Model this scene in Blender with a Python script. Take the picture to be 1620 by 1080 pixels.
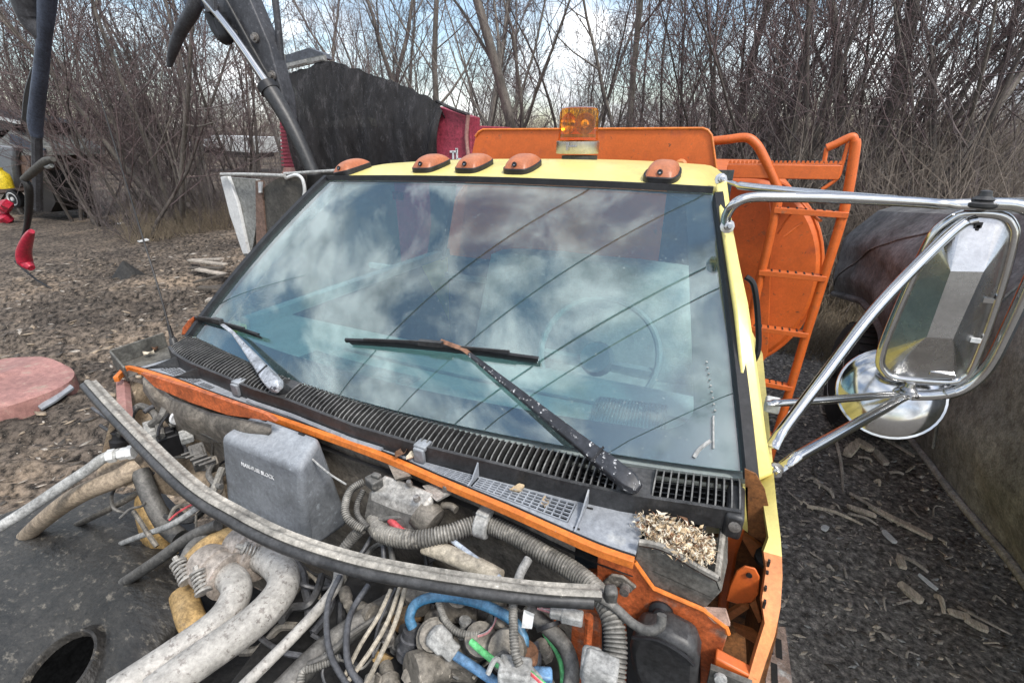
import bpy, bmesh, math, random
import numpy as np
from mathutils import Vector, noise as mnoise

# ------------------------------------------------------------------ camera, world, sun, exposure
sc = bpy.context.scene
for o in list(bpy.data.objects): bpy.data.objects.remove(o)
COL = sc.collection
F = 742.0; YH = 220.0
PITCH = math.atan((540-YH)/F); YAW = math.radians(25.3)
CAMZ = 2.45
FW = np.array([-math.sin(YAW)*math.cos(PITCH), math.cos(YAW)*math.cos(PITCH), -math.sin(PITCH)])
RT = np.array([math.cos(YAW), math.sin(YAW), 0.0]); UP = np.cross(RT, FW)
cam = bpy.data.cameras.new('camera'); cam_o = bpy.data.objects.new('camera', cam); COL.objects.link(cam_o)
cam.sensor_fit = 'HORIZONTAL'; cam.sensor_width = 36.0; cam.lens = 36.0*F/1620.0
cam.clip_start = 0.03; cam.clip_end = 3000
cam_o.location = (0, 0, CAMZ)
cam_o.rotation_euler = (math.pi/2-PITCH, 0, YAW)
sc.camera = cam_o

SUN_EL, SUN_AZ = math.radians(52), math.radians(120)     # azimuth the sun stands at, clockwise from +Y
world = bpy.data.worlds.new('World'); sc.world = world; world.use_nodes = True
nt = world.node_tree; nt.nodes.clear()
def N(t, typ, **kw):
    n = t.nodes.new(typ)
    for k, v in kw.items(): setattr(n, k, v)
    return n
wo = N(nt, 'ShaderNodeOutputWorld'); bg = N(nt, 'ShaderNodeBackground'); bg.inputs[1].default_value = 0.12
sky = N(nt, 'ShaderNodeTexSky', sky_type='NISHITA'); sky.sun_disc = False
sky.sun_elevation = SUN_EL; sky.sun_rotation = SUN_AZ; sky.air_density = 1.2; sky.dust_density = 1.5
tc = N(nt, 'ShaderNodeTexCoord')
mp = N(nt, 'ShaderNodeMapping'); mp.inputs['Scale'].default_value = (1, 1, 1.9); mp.inputs['Rotation'].default_value = (0.2, 0.1, 0.9)
nz = N(nt, 'ShaderNodeTexNoise'); nz.inputs['Scale'].default_value = 3.2; nz.inputs['Detail'].default_value = 9; nz.inputs['Roughness'].default_value = .58; nz.inputs['Distortion'].default_value = .4
cr = N(nt, 'ShaderNodeValToRGB'); cr.color_ramp.elements[0].position = .43; cr.color_ramp.elements[1].position = .60
nz2 = N(nt, 'ShaderNodeTexNoise'); nz2.inputs['Scale'].default_value = 5.0; nz2.inputs['Detail'].default_value = 7
cr2 = N(nt, 'ShaderNodeValToRGB'); cr2.color_ramp.elements[0].color = (2.4, 2.6, 3.0, 1); cr2.color_ramp.elements[1].color = (10.0, 10.2, 10.4, 1)
cr2.color_ramp.elements[0].position = .36; cr2.color_ramp.elements[1].position = .6
mx = N(nt, 'ShaderNodeMixRGB')
L = nt.links.new
L(tc.outputs['Generated'], mp.inputs[0]); L(mp.outputs[0], nz.inputs['Vector']); L(mp.outputs[0], nz2.inputs['Vector'])
L(nz.outputs['Fac'], cr.inputs[0]); L(nz2.outputs['Fac'], cr2.inputs[0])
L(cr.outputs[0], mx.inputs[0]); L(sky.outputs[0], mx.inputs[1]); L(cr2.outputs[0], mx.inputs[2])
L(mx.outputs[0], bg.inputs[0]); L(bg.outputs[0], wo.inputs[0])

sun = bpy.data.lights.new('sun', 'SUN'); sun.energy = 1.8; sun.angle = math.radians(10); sun.color = (1, .96, .9)
sun_o = bpy.data.objects.new('sun', sun); COL.objects.link(sun_o)
sd = Vector((math.sin(SUN_AZ)*math.cos(SUN_EL), math.cos(SUN_AZ)*math.cos(SUN_EL), math.sin(SUN_EL)))
sun_o.rotation_euler = sd.to_track_quat('Z', 'Y').to_euler(); sun_o.location = (0, -5, 20)
vs = sc.view_settings; vs.view_transform = 'Standard'; vs.look = 'None'; vs.exposure = 0.85; vs.gamma = 1; vs.use_curve_mapping = False

# ------------------------------------------------------------------ survey helpers: a sight line met with a real plane (camera-relative metres, z up)
def ray(x, y): return RT*(x-810)+UP*(540-y)+FW*F
def Zp(x, y, z): d = ray(x, y); return d*(z/d[2])
def Xp(x, y, v): d = ray(x, y); return d*(v/d[0])
def Yp(x, y, v): d = ray(x, y); return d*(v/d[1])
def proj(p):
    p = np.asarray(p); return 810+F*p.dot(RT)/p.dot(FW), 540-F*p.dot(UP)/p.dot(FW)
def depth(p): return float(np.dot(p, FW))
GZ = -CAMZ
rng = random.Random(7); nr = np.random.default_rng(11)

# ------------------------------------------------------------------ materials
MATS = {}
def mat(name, col, rough=.6, metal=0.0, var=.18, vs=7, speck=None, bump=.12, bs=55, dust=None, coat=0, spec=.5, stretch=None, alpha=None, trans=0, grain=.42, gs=120):
    m = bpy.data.materials.new(name); m.use_nodes = True; t = m.node_tree; b = t.nodes['Principled BSDF']; l = t.links.new
    if alpha is not None: b.inputs['Alpha'].default_value = alpha
    tcn = N(t, 'ShaderNodeTexCoord'); vec = tcn.outputs['Object']
    if stretch:
        mpn = N(t, 'ShaderNodeMapping'); mpn.inputs['Scale'].default_value = stretch; l(vec, mpn.inputs[0]); vec = mpn.outputs[0]
    n1 = N(t, 'ShaderNodeTexNoise'); n1.inputs['Scale'].default_value = vs; n1.inputs['Detail'].default_value = 8; n1.inputs['Roughness'].default_value = .65; l(vec, n1.inputs['Vector'])
    r1 = N(t, 'ShaderNodeValToRGB'); e = r1.color_ramp.elements
    e[0].position = .3; e[1].position = .7
    e[0].color = tuple(max(0, c*(1-var)) for c in col)+(1,); e[1].color = tuple(min(1, c*(1+var)) for c in col)+(1,)
    l(n1.outputs['Fac'], r1.inputs[0]); out = r1.outputs[0]
    if speck:
        for (sc_, pos, scl, w) in speck:
            n2 = N(t, 'ShaderNodeTexNoise'); n2.inputs['Scale'].default_value = scl; n2.inputs['Detail'].default_value = 5; n2.inputs['Roughness'].default_value = .7; l(vec, n2.inputs['Vector'])
            r2 = N(t, 'ShaderNodeValToRGB'); r2.color_ramp.elements[0].position = pos; r2.color_ramp.elements[1].position = min(1, pos+w)
            l(n2.outputs['Fac'], r2.inputs[0])
            mm = N(t, 'ShaderNodeMixRGB'); l(r2.outputs[0], mm.inputs[0]); l(out, mm.inputs[1]); mm.inputs[2].default_value = tuple(sc_)+(1,); out = mm.outputs[0]
    if dust:
        dc, amt = dust
        g = N(t, 'ShaderNodeNewGeometry'); sx = N(t, 'ShaderNodeSeparateXYZ'); l(g.outputs['Normal'], sx.inputs[0])
        n3 = N(t, 'ShaderNodeTexNoise'); n3.inputs['Scale'].default_value = 14; n3.inputs['Detail'].default_value = 7; l(vec, n3.inputs['Vector'])
        mr = N(t, 'ShaderNodeMapRange'); mr.inputs[1].default_value = -.2; mr.inputs[2].default_value = 1.0; l(sx.outputs[2], mr.inputs[0])
        m1 = N(t, 'ShaderNodeMath', operation='MULTIPLY'); l(mr.outputs[0], m1.inputs[0]); l(n3.outputs['Fac'], m1.inputs[1])
        m2 = N(t, 'ShaderNodeMath', operation='MULTIPLY', use_clamp=True); l(m1.outputs[0], m2.inputs[0]); m2.inputs[1].default_value = amt*1.8
        mm = N(t, 'ShaderNodeMixRGB'); l(m2.outputs[0], mm.inputs[0]); l(out, mm.inputs[1]); mm.inputs[2].default_value = tuple(dc)+(1,); out = mm.outputs[0]
    if grain:
        n5 = N(t, 'ShaderNodeTexNoise'); n5.inputs['Scale'].default_value = gs; n5.inputs['Detail'].default_value = 4; n5.inputs['Roughness'].default_value = .75; l(vec, n5.inputs['Vector'])
        n6 = N(t, 'ShaderNodeTexNoise'); n6.inputs['Scale'].default_value = gs*.2; n6.inputs['Detail'].default_value = 6; n6.inputs['Roughness'].default_value = .7; n6.inputs['Distortion'].default_value = .6; l(vec, n6.inputs['Vector'])
        a5 = N(t, 'ShaderNodeMapRange'); a5.inputs[1].default_value = .32; a5.inputs[2].default_value = .68; a5.inputs[3].default_value = 1-grain; a5.inputs[4].default_value = 1+grain*.9; l(n5.outputs['Fac'], a5.inputs[0])
        a6 = N(t, 'ShaderNodeMapRange'); a6.inputs[1].default_value = .34; a6.inputs[2].default_value = .62; a6.inputs[3].default_value = 1-grain*1.1; a6.inputs[4].default_value = 1+grain*.35; l(n6.outputs['Fac'], a6.inputs[0])
        pm = N(t, 'ShaderNodeMath', operation='MULTIPLY'); l(a5.outputs[0], pm.inputs[0]); l(a6.outputs[0], pm.inputs[1])
        gm_ = N(t, 'ShaderNodeVectorMath', operation='SCALE'); l(out, gm_.inputs[0]); l(pm.outputs[0], gm_.inputs['Scale']); out = gm_.outputs[0]
    l(out, b.inputs['Base Color'])
    b.inputs['Metallic'].default_value = metal; b.inputs['Specular IOR Level'].default_value = spec
    rr = N(t, 'ShaderNodeMapRange'); rr.inputs[3].default_value = max(.02, rough*.75); rr.inputs[4].default_value = min(1, rough*1.25); l(n1.outputs['Fac'], rr.inputs[0]); l(rr.outputs[0], b.inputs['Roughness'])
    b.inputs['Coat Weight'].default_value = coat; b.inputs['Coat Roughness'].default_value = .15
    if trans: b.inputs['Transmission Weight'].default_value = trans
    if alpha is not None: b.inputs['Alpha'].default_value = alpha
    if bump:
        n4 = N(t, 'ShaderNodeTexNoise'); n4.inputs['Scale'].default_value = bs; n4.inputs['Detail'].default_value = 6; l(vec, n4.inputs['Vector'])
        bp = N(t, 'ShaderNodeBump'); bp.inputs['Strength'].default_value = bump; bp.inputs['Distance'].default_value = .01; l(n4.outputs['Fac'], bp.inputs['Height']); l(bp.outputs[0], b.inputs['Normal'])
    MATS[name] = m; return m
DUST = (.33, .29, .24)
yellow = mat('yellow_paint', (.80, .675, .20), .38, var=.1, vs=5, speck=[((.62, .36, .08), .66, 30, .1)], bump=.03, coat=.15, dust=((.72, .60, .30), .25), grain=.08)
orange = mat('orange_paint', (.66, .135, .022), .48, grain=.10,  var=.14, vs=4, speck=[((.10, .05, .03), .655, 34, .03), ((.50, .10, .03), .58, 7, .12), ((.36, .12, .05), .62, 16, .08)], bump=.05, dust=((.55, .22, .10), .22))
orange_dusty = mat('dusty_orange_paint', (.52, .115, .03), .6, var=.25, vs=9, speck=[((.30, .20, .15), .56, 10, .12), ((.10, .05, .03), .69, 42, .04)], bump=.1, dust=((.42, .22, .12), .25))
orange_pale = mat('faded_orange_paint', (.68, .25, .08), .55, grain=.18, var=.15, vs=8, speck=[((.14, .06, .03), .67, 30, .03)], bump=.06)
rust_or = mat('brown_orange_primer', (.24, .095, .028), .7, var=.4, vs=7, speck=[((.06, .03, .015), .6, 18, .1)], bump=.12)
pink_paint = mat('faded_red_paint', (.37, .19, .165), .65, grain=.2, var=.35, vs=3, speck=[((.36, .28, .22), .55, 6, .12)], bump=.2, bs=14)
strip_or = mat('orange_flange_paint', (.72, .20, .035), .45, grain=.2, var=.15, vs=12, speck=[((.35, .2, .12), .66, 50, .05)], bump=.05)
blk = mat('black_plastic', (.022, .023, .025), .45, var=.3, vs=20, bump=.06, dust=((.22, .21, .20), .22))
blk_clean = mat('black_rubber', (.014, .014, .016), .5, var=.3, vs=25, bump=.06)
rubber_grey = mat('weathered_rubber', (.050, .050, .049), .5, var=.45, vs=16, speck=[((.42, .40, .35), .63, 60, .06), ((.02, .02, .02), .6, 24, .1)], bump=.16, dust=((.52, .48, .41), .7))
trough_m = mat('dull_grey_rubber', (.10, .098, .088), .6, var=.25, vs=12, bump=.12, dust=((.25, .23, .19), .3))
cowl_grey = mat('faded_grey_plastic', (.24, .26, .29), .5, grain=.2, var=.3, vs=9, speck=[((.50, .50, .48), .60, 16, .14)], bump=.07, dust=((.40, .41, .42), .4))
fin_m = mat('fin_black_plastic', (.028, .028, .030), .42, var=.25, vs=15, bump=.03, dust=((.42, .41, .38), .42))
slate = mat('slate_grey_plastic', (.14, .152, .168), .58, grain=.2, var=.3, vs=9, speck=[((.30, .33, .36), .60, 45, .12), ((.05, .055, .06), .66, 30, .08)], bump=.08, bs=120, dust=((.43, .455, .48), .62))
loom_m = mat('corrugated_loom', (.085, .083, .078), .6, var=.4, vs=14, bump=.05, speck=[((.25, .23, .2), .58, 30, .1)], dust=((.50, .47, .41), .55))
hose_m = mat('dusty_black_hose', (.055, .055, .053), .6, var=.5, vs=18, bump=.1, speck=[((.2, .19, .17), .6, 40, .08)], dust=((.30, .28, .25), .45))
cable_m = mat('dark_cable', (.04, .042, .048), .45, var=.3, vs=20, bump=.05, dust=((.24, .24, .25), .4))
beige_m = mat('beige_cable', (.42, .37, .29), .6, var=.2, vs=18, bump=.08)
white_pipe = mat('flaking_white_pipe', (.40, .38, .345), .6, grain=.26, var=.18, vs=12, speck=[((.34, .31, .28), .57, 24, .12), ((.15, .13, .115), .575, 85, .04)], bump=.25, bs=80, dust=((.55, .52, .47), .3))
collar_m = mat('dusty_collar_metal', (.36, .31, .27), .6, var=.2, vs=10, speck=[((.38, .17, .12), .56, 9, .12)], bump=.12, dust=((.5, .45, .39), .45))
ochre = mat('ochre_casting', (.42, .26, .09), .7, var=.4, vs=22, speck=[((.09, .06, .04), .6, 18, .1)], bump=.35, dust=((.48, .36, .2), .4))
rust_pipe = mat('brown_rust_pipe', (.22, .13, .06), .65, var=.35, vs=16, bump=.25, dust=((.36, .26, .15), .4))
cast_m = mat('dusty_casting', (.085, .076, .064), .7, var=.6, vs=26, speck=[((.025, .023, .02), .55, 30, .08), ((.36, .32, .27), .62, 55, .06)], bump=.4, bs=60, dust=((.40, .36, .30), .55))
alu_m = mat('dusty_aluminium', (.40, .385, .36), .5, metal=.35, var=.2, vs=14, bump=.15, dust=((.52, .49, .43), .5))
firewall_m = mat('dirty_firewall', (.17, .15, .125), .75, var=.6, vs=5, speck=[((.28, .24, .19), .58, 9, .15)], bump=.3, bs=40)
tan_m = mat('dusty_tan_panel', (.36, .285, .205), .75, var=.25, vs=7, speck=[((.2, .13, .09), .62, 12, .1)], bump=.2)
pit_m = mat('pit_shade_black', (.004, .004, .004), 1, spec=0, bump=0)
dark_m = mat('oily_black', (.018, .017, .016), .55, var=.5, vs=9, bump=.3)
blue_m = mat('blue_hose', (.035, .17, .32), .45, var=.3, vs=20, bump=.1, dust=((.22, .32, .40), .35))
blue2_m = mat('pale_blue_hose', (.10, .25, .46), .45, var=.2, vs=20, bump=.08, dust=((.28, .38, .48), .3))
green_m = mat('green_hose', (.14, .55, .20), .45, var=.25, vs=15, bump=.06, speck=[((.10, .22, .08), .62, 25, .1)])
red_m = mat('red_cable', (.58, .08, .09), .5, var=.25, vs=20, bump=.05)
pinkwire = mat('pink_wire', (.66, .30, .30), .5, var=.2, vs=20, bump=0)
ltgrey = mat('light_grey_plastic', (.36, .365, .355), .55, var=.3, vs=14, bump=.1, speck=[((.14, .13, .12), .6, 40, .1)], dust=((.44, .41, .36), .3))
palepipe = mat('pale_blue_grey_tube', (.42, .47, .54), .5, var=.15, vs=15, bump=.05)
chrome = mat('polished_steel', (.58, .58, .575), .15, metal=1, grain=.06, var=.06, vs=10, bump=.012, bs=18, speck=[((.42, .36, .28), .74, 20, .08)])
brushed = mat('brushed_steel', (.50, .50, .50), .27, metal=1, grain=.1, var=.12, vs=8, bump=.02, bs=30, speck=[((.35, .31, .26), .66, 30, .1)])
chrome_d = mat('dull_steel', (.50, .50, .50), .22, metal=1, grain=.1, var=.1, vs=12, bump=.03)
steel_bolt = mat('bolt_steel', (.30, .28, .26), .5, metal=.7, var=.25, vs=30, bump=.1)
wiper_m = mat('wiper_black_paint', (.028, .030, .036), .38, var=.25, vs=20, bump=.04, speck=[((.66, .66, .66), .60, 95, .03)])
wiper_g = mat('flaked_wiper_metal', (.44, .46, .49), .4, metal=.3, var=.15, vs=20, bump=.05, speck=[((.06, .06, .07), .60, 80, .04)])
rustm = mat('rusty_steel', (.24, .12, .07), .7, var=.35, vs=25, bump=.2)
lens_m = mat('amber_lens', (.42, .115, .04), .42, grain=.15, var=.14, vs=25, bump=.08, dust=((.52, .26, .15), .4))
step_m = mat('rusted_pale_step', (.42, .31, .27), .65, var=.25, vs=8, speck=[((.50, .52, .54), .55, 6, .1)], bump=.15)
dash_m = mat('pale_teal_dash', (.33, .375, .37), .7, grain=.12, var=.12, vs=8, bump=.08, bs=120)
dash_d = mat('dark_teal_vent', (.16, .21, .22), .7, var=.1, vs=8, bump=0)
seat_m = mat('pale_seat_fabric', (.36, .395, .385), .9, grain=.15, var=.12, vs=12, bump=.2, bs=150)
inner_m = mat('dark_cab_lining', (.05, .065, .08), .8, var=.2, vs=6, bump=.1)
charc = mat('charcoal_body', (.135, .142, .147), .75, spec=.2, var=.55, vs=2.5, speck=[((.15, .15, .14), .57, 9, .2), ((.25, .25, .24), .70, 45, .05)], bump=.35, bs=30)
charc2 = mat('dusty_charcoal_body', (.17, .172, .172), .75, spec=.2, var=.3, vs=3, speck=[((.2, .19, .17), .58, 12, .2)], bump=.3, bs=34)
tyre_m = mat('tyre_rubber', (.020, .020, .020), .75, var=.3, vs=14, bump=.3)
liner_m = mat('textured_dark_liner', (.036, .033, .029), .55, var=.7, vs=7, speck=[((.17, .15, .12), .57, 34, .1), ((.012, .011, .010), .58, 12, .08)], bump=.5, bs=60, stretch=(.6, 1.4, 1))
rim_m = mat('pale_grey_rim', (.42, .42, .40), .5, var=.2, vs=5, bump=.15)
whitep = mat('white_paint', (.68, .69, .68), .5, grain=.15, var=.12, vs=4, speck=[((.35, .34, .3), .62, 8, .1)], bump=.06)
greyp = mat('weathered_grey_panel', (.26, .265, .25), .6, var=.25, vs=3, speck=[((.14, .13, .11), .58, 5, .12)], bump=.25, bs=12)
brownp = mat('brown_post', (.20, .13, .10), .7, var=.3, vs=8, bump=.15)
darkg = mat('dark_grime_panel', (.075, .07, .06), .7, var=.35, vs=4, bump=.25, bs=14)
redp = mat('red_dumper_paint', (.34, .045, .075), .5, var=.25, vs=3, bump=.08)
tarp_m = mat('black_mesh_tarp', (.030, .029, .031), .8, var=.8, vs=5, speck=[((.10, .095, .10), .52, 7, .2), ((.15, .14, .15), .64, 30, .1)], bump=.5, bs=26, stretch=(1, 1, .35), alpha=.80)
boom_m = mat('dark_boom_paint', (.06, .062, .07), .5, var=.4, vs=4, speck=[((.22, .22, .24), .62, 16, .1)], bump=.2)
slateb = mat('slate_blue_paint', (.06, .075, .11), .55, speck=[((.03, .035, .05), .55, 4, .2)], var=.5, vs=2, bump=.15)
redjug = mat('red_plastic', (.48, .02, .05), .35, var=.2, vs=9, bump=.05)
yellowp = mat('bright_yellow_plastic', (.80, .60, .03), .5, var=.2, vs=9, bump=.1)
rock_m = mat('dark_rock', (.035, .034, .032), .9, var=.4, vs=6, bump=.6, bs=12)
wood_l = mat('weathered_wood', (.60, .52, .41), .8, var=.3, vs=9, bump=.3, stretch=(2, .4, 1))
wood_g = mat('grey_wood', (.44, .39, .33), .85, var=.35, vs=9, bump=.3, stretch=(2, .4, 1))
wood_d = mat('dark_wet_wood', (.10, .085, .07), .8, var=.4, vs=9, bump=.3)
leaf_t = mat('tan_leaf', (.60, .46, .29), .8, grain=.15, var=.3, vs=30, bump=.2)
leaf_p = mat('pale_leaf', (.74, .66, .52), .8, grain=.12, var=.25, vs=30, bump=.2)
leaf_b = mat('brown_leaf', (.26, .14, .08), .8, var=.3, vs=30, bump=.2)
bark = mat('grey_brown_bark', (.19, .168, .145), .9, var=.45, vs=5, bump=.6, bs=16, speck=[((.20, .18, .155), .60, 3, .2)], stretch=(1, 1, .3))
bark_d = mat('dark_bark', (.095, .08, .07), .9, var=.45, vs=6, bump=.6, bs=16, stretch=(1, 1, .3))
twig = mat('purple_brown_twigs', (.15, .122, .118), .9, var=.4, vs=.8, bump=0)
twig_r = mat('budding_red_twigs', (.155, .112, .11), .9, var=.4, vs=.8, bump=0)
brush_m = mat('brown_brush', (.215, .178, .145), .95, var=.45, vs=.6, bump=0)
grass_m = mat('dry_grass', (.29, .235, .165), .95, var=.4, vs=1.2, bump=0)
letter_m = mat('white_lettering', (.78, .79, .8), .6, var=.05, bump=0)

def simple_glass(name, tint, f0, gl_rough, dirt=None):
    m = bpy.data.materials.new(name); m.use_nodes = True; t = m.node_tree; t.nodes.clear(); l = t.links.new
    o = N(t, 'ShaderNodeOutputMaterial'); tr = N(t, 'ShaderNodeBsdfTransparent'); tr.inputs[0].default_value = tint+(1,)
    gl = N(t, 'ShaderNodeBsdfGlossy'); gl.inputs['Roughness'].default_value = gl_rough; gl.inputs[0].default_value = (.93, .97, 1, 1)
    lwt = N(t, 'ShaderNodeLayerWeight'); lwt.inputs[0].default_value = .5
    pw = N(t, 'ShaderNodeMath', operation='POWER'); l(lwt.outputs['Facing'], pw.inputs[0]); pw.inputs[1].default_value = 5
    r0_ = ((f0-1)/(f0+1))**2; lw = N(t, 'ShaderNodeMapRange'); lw.inputs[3].default_value = r0_; lw.inputs[4].default_value = 1.0; l(pw.outputs[0], lw.inputs[0])
    mx_ = N(t, 'ShaderNodeMixShader'); l(lw.outputs[0], mx_.inputs[0]); l(tr.outputs[0], mx_.inputs[1]); l(gl.outputs[0], mx_.inputs[2]); last = mx_.outputs[0]
    if dirt:
        df = N(t, 'ShaderNodeBsdfDiffuse'); df.inputs[0].default_value = dirt[0]+(1,)
        tcn = N(t, 'ShaderNodeTexCoord')
        n1 = N(t, 'ShaderNodeTexNoise'); n1.inputs['Scale'].default_value = 3.5; n1.inputs['Detail'].default_value = 6; l(tcn.outputs['Object'], n1.inputs['Vector'])
        r1 = N(t, 'ShaderNodeMapRange'); r1.inputs[1].default_value = .3; r1.inputs[2].default_value = .75; r1.inputs[3].default_value = dirt[1]*.5; r1.inputs[4].default_value = dirt[1]*1.6; l(n1.outputs['Fac'], r1.inputs[0])
        n2 = N(t, 'ShaderNodeTexNoise'); n2.inputs['Scale'].default_value = 150; n2.inputs['Detail'].default_value = 3; l(tcn.outputs['Object'], n2.inputs['Vector'])
        r2 = N(t, 'ShaderNodeMapRange'); r2.inputs[1].default_value = .66; r2.inputs[2].default_value = .74; r2.inputs[3].default_value = 0; r2.inputs[4].default_value = .26; l(n2.outputs['Fac'], r2.inputs[0])
        ad = N(t, 'ShaderNodeMath', operation='ADD', use_clamp=True); l(r1.outputs[0], ad.inputs[0]); l(r2.outputs[0], ad.inputs[1])
        m2 = N(t, 'ShaderNodeMixShader'); l(ad.outputs[0], m2.inputs[0]); l(last, m2.inputs[1]); l(df.outputs[0], m2.inputs[2]); last = m2.outputs[0]
    l(last, o.inputs[0]); MATS[name] = m; return m
wind_glass = simple_glass('tinted_dusty_windshield', (.68, .83, .82), 2.3, .012, ((.50, .60, .58), .034))
side_glass = simple_glass('side_window_glass', (.86, .88, .88), 1.4, .02)
amber_glass = simple_glass('amber_dome', (1, .66, .12), 1.45, .04, ((.9, .40, .02), .03))

# ------------------------------------------------------------------ mesh builder
def origin_of(o):
    while o is not None and o.parent is not None: o = o.parent
    return np.array(o.location) if o is not None else np.zeros(3)
class MB:
    """collects geometry in camera-relative metres, becomes ONE mesh object"""
    def __init__(s): s.v = []; s.f = []
    def add(s, V, Fc):
        k = len(s.v); s.v += [tuple(map(float, p)) for p in V]; s.f += [tuple(i+k for i in f) for f in Fc]; return s
    def box(s, c, size, ax=None):
        c = np.asarray(c, float); h = np.asarray(size, float)/2
        A = np.eye(3) if ax is None else np.asarray(ax, float)
        V = [c+A[0]*h[0]*i+A[1]*h[1]*j+A[2]*h[2]*k for i in (-1, 1) for j in (-1, 1) for k in (-1, 1)]
        return s.add(V, [(0, 1, 3, 2), (4, 6, 7, 5), (0, 4, 5, 1), (2, 3, 7, 6), (0, 2, 6, 4), (1, 5, 7, 3)])
    def bar(s, a, b, w, h, upv=(0, 0, 1)):
        a = np.asarray(a, float); b = np.asarray(b, float); d = b-a; ln = np.linalg.norm(d); d /= ln
        u = np.asarray(upv, float); sd_ = np.cross(d, u)
        if np.linalg.norm(sd_) < 1e-4: sd_ = np.cross(d, (1, 0, 0))
        sd_ /= np.linalg.norm(sd_); u = np.cross(sd_, d)
        return s.box((a+b)/2, (ln, w, h), (d, sd_, u))
    def prism(s, pts, vec):
        P = [np.asarray(p, float) for p in pts]; n = len(P); v = np.asarray(vec, float)
        return s.add(P+[p+v for p in P], [tuple(range(n))[::-1], tuple(range(n, 2*n))]+[(i, (i+1) % n, n+(i+1) % n, n+i) for i in range(n)])
    def loft(s, A, B, thick=None):
        """sheet between two polylines of equal length, given thickness"""
        A = [np.asarray(p, float) for p in A]; B = [np.asarray(p, float) for p in B]; n = len(A)
        if thick is None: return s.add(A+B, [(i, i+1, n+i+1, n+i) for i in range(n-1)])
        t = np.asarray(thick, float); V = A+B+[p+t for p in A]+[p+t for p in B]; Fc = []
        for i in range(n-1):
            Fc += [(i, i+1, n+i+1, n+i), (2*n+i, 3*n+i, 3*n+i+1, 2*n+i+1), (i, 2*n+i, 2*n+i+1, i+1), (n+i, n+i+1, 3*n+i+1, 3*n+i)]
        Fc += [(0, n, 3*n, 2*n), (n-1, 3*n-1, 4*n-1, 2*n-1)]
        return s.add(V, Fc)
    def grid(s, fn, nu, nv, thick=None):
        V = [fn(i/(nu-1), j/(nv-1)) for j in range(nv) for i in range(nu)]
        Fc = [(j*nu+i, j*nu+i+1, (j+1)*nu+i+1, (j+1)*nu+i) for j in range(nv-1) for i in range(nu-1)]
        if thick is not None:
            k = len(V); t = np.asarray(thick, float); V = V+[np.asarray(p)+t for p in V]; Fc = Fc+[tuple(k+q for q in f[::-1]) for f in Fc]
            rim = [i for i in range(nu)]+[j*nu+nu-1 for j in range(1, nv)]+[(nv-1)*nu+i for i in range(nu-2, -1, -1)]+[j*nu for j in range(nv-2, 0, -1)]
            Fc += [(rim[i], rim[(i+1) % len(rim)], k+rim[(i+1) % len(rim)], k+rim[i]) for i in range(len(rim))]
        return s.add(V, Fc)
    def tube(s, pts, r, n=10, smooth=6, cap=True, corr=0, amp=.12, closed=False, flat=None):
        P = [np.asarray(p, float) for p in pts]
        R = list(r) if isinstance(r, (list, tuple)) else [r]*len(P)
        if smooth and len(P) > 2: P, R = catmull(P, R, smooth)
        if corr:
            d = np.cumsum([0]+[np.linalg.norm(P[i+1]-P[i]) for i in range(len(P)-1)]); m = max(4, int(d[-1]/corr)*3)
            tt = np.linspace(0, d[-1], m); PP = np.array(P); P = [np.array([np.interp(x, d, PP[:, k]) for k in range(3)]) for x in tt]
            rr = np.interp(tt, d, R); R = [rr[i]*((1, 1, 1-amp*1.6)[i % 3]) for i in range(m)]
        m = len(P); T = [P[min(i+1, m-1)]-P[max(i-1, 0)] for i in range(m)]; T = [t/max(1e-9, np.linalg.norm(t)) for t in T]
        u = np.cross(T[0], (0, 0, 1)); u = u if np.linalg.norm(u) > .05 else np.cross(T[0], (1, 0, 0)); u /= np.linalg.norm(u)
        V = []; Fc = []
        for i in range(m):
            u = u-T[i]*u.dot(T[i]); u /= np.linalg.norm(u); w = np.cross(T[i], u)
            fx = flat[i*len(flat)//m] if flat else 1
            for k in range(n):
                a = 2*math.pi*k/n; V.append(P[i]+(u*math.cos(a)+w*math.sin(a)*fx)*R[i])
        for i in range(m-1):
            for k in range(n): Fc.append((i*n+k, i*n+(k+1) % n, (i+1)*n+(k+1) % n, (i+1)*n+k))
        if cap: Fc += [tuple(range(n))[::-1], tuple((m-1)*n+k for k in range(n))]
        return s.add(V, Fc)
    def sweep(s, pts, prof, upv=(0, 0, 1), smooth=8):
        """sweep a closed 2-D profile (side, up) along a smoothed path"""
        P, _ = catmull([np.asarray(p, float) for p in pts], [1]*len(pts), smooth) if smooth else ([np.asarray(p, float) for p in pts], 0)
        m = len(P); n = len(prof); V = []; Fc = []
        for i in range(m):
            t = P[min(i+1, m-1)]-P[max(i-1, 0)]; t /= np.linalg.norm(t); sd_ = np.cross(t, upv); sd_ /= np.linalg.norm(sd_); u = np.cross(sd_, t)
            V += [P[i]+sd_*a+u*b for a, b in prof]
        for i in range(m-1):
            for k in range(n): Fc.append((i*n+k, i*n+(k+1) % n, (i+1)*n+(k+1) % n, (i+1)*n+k))
        Fc += [tuple(range(n))[::-1], tuple((m-1)*n+k for k in range(n))]
        return s.add(V, Fc)
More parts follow.
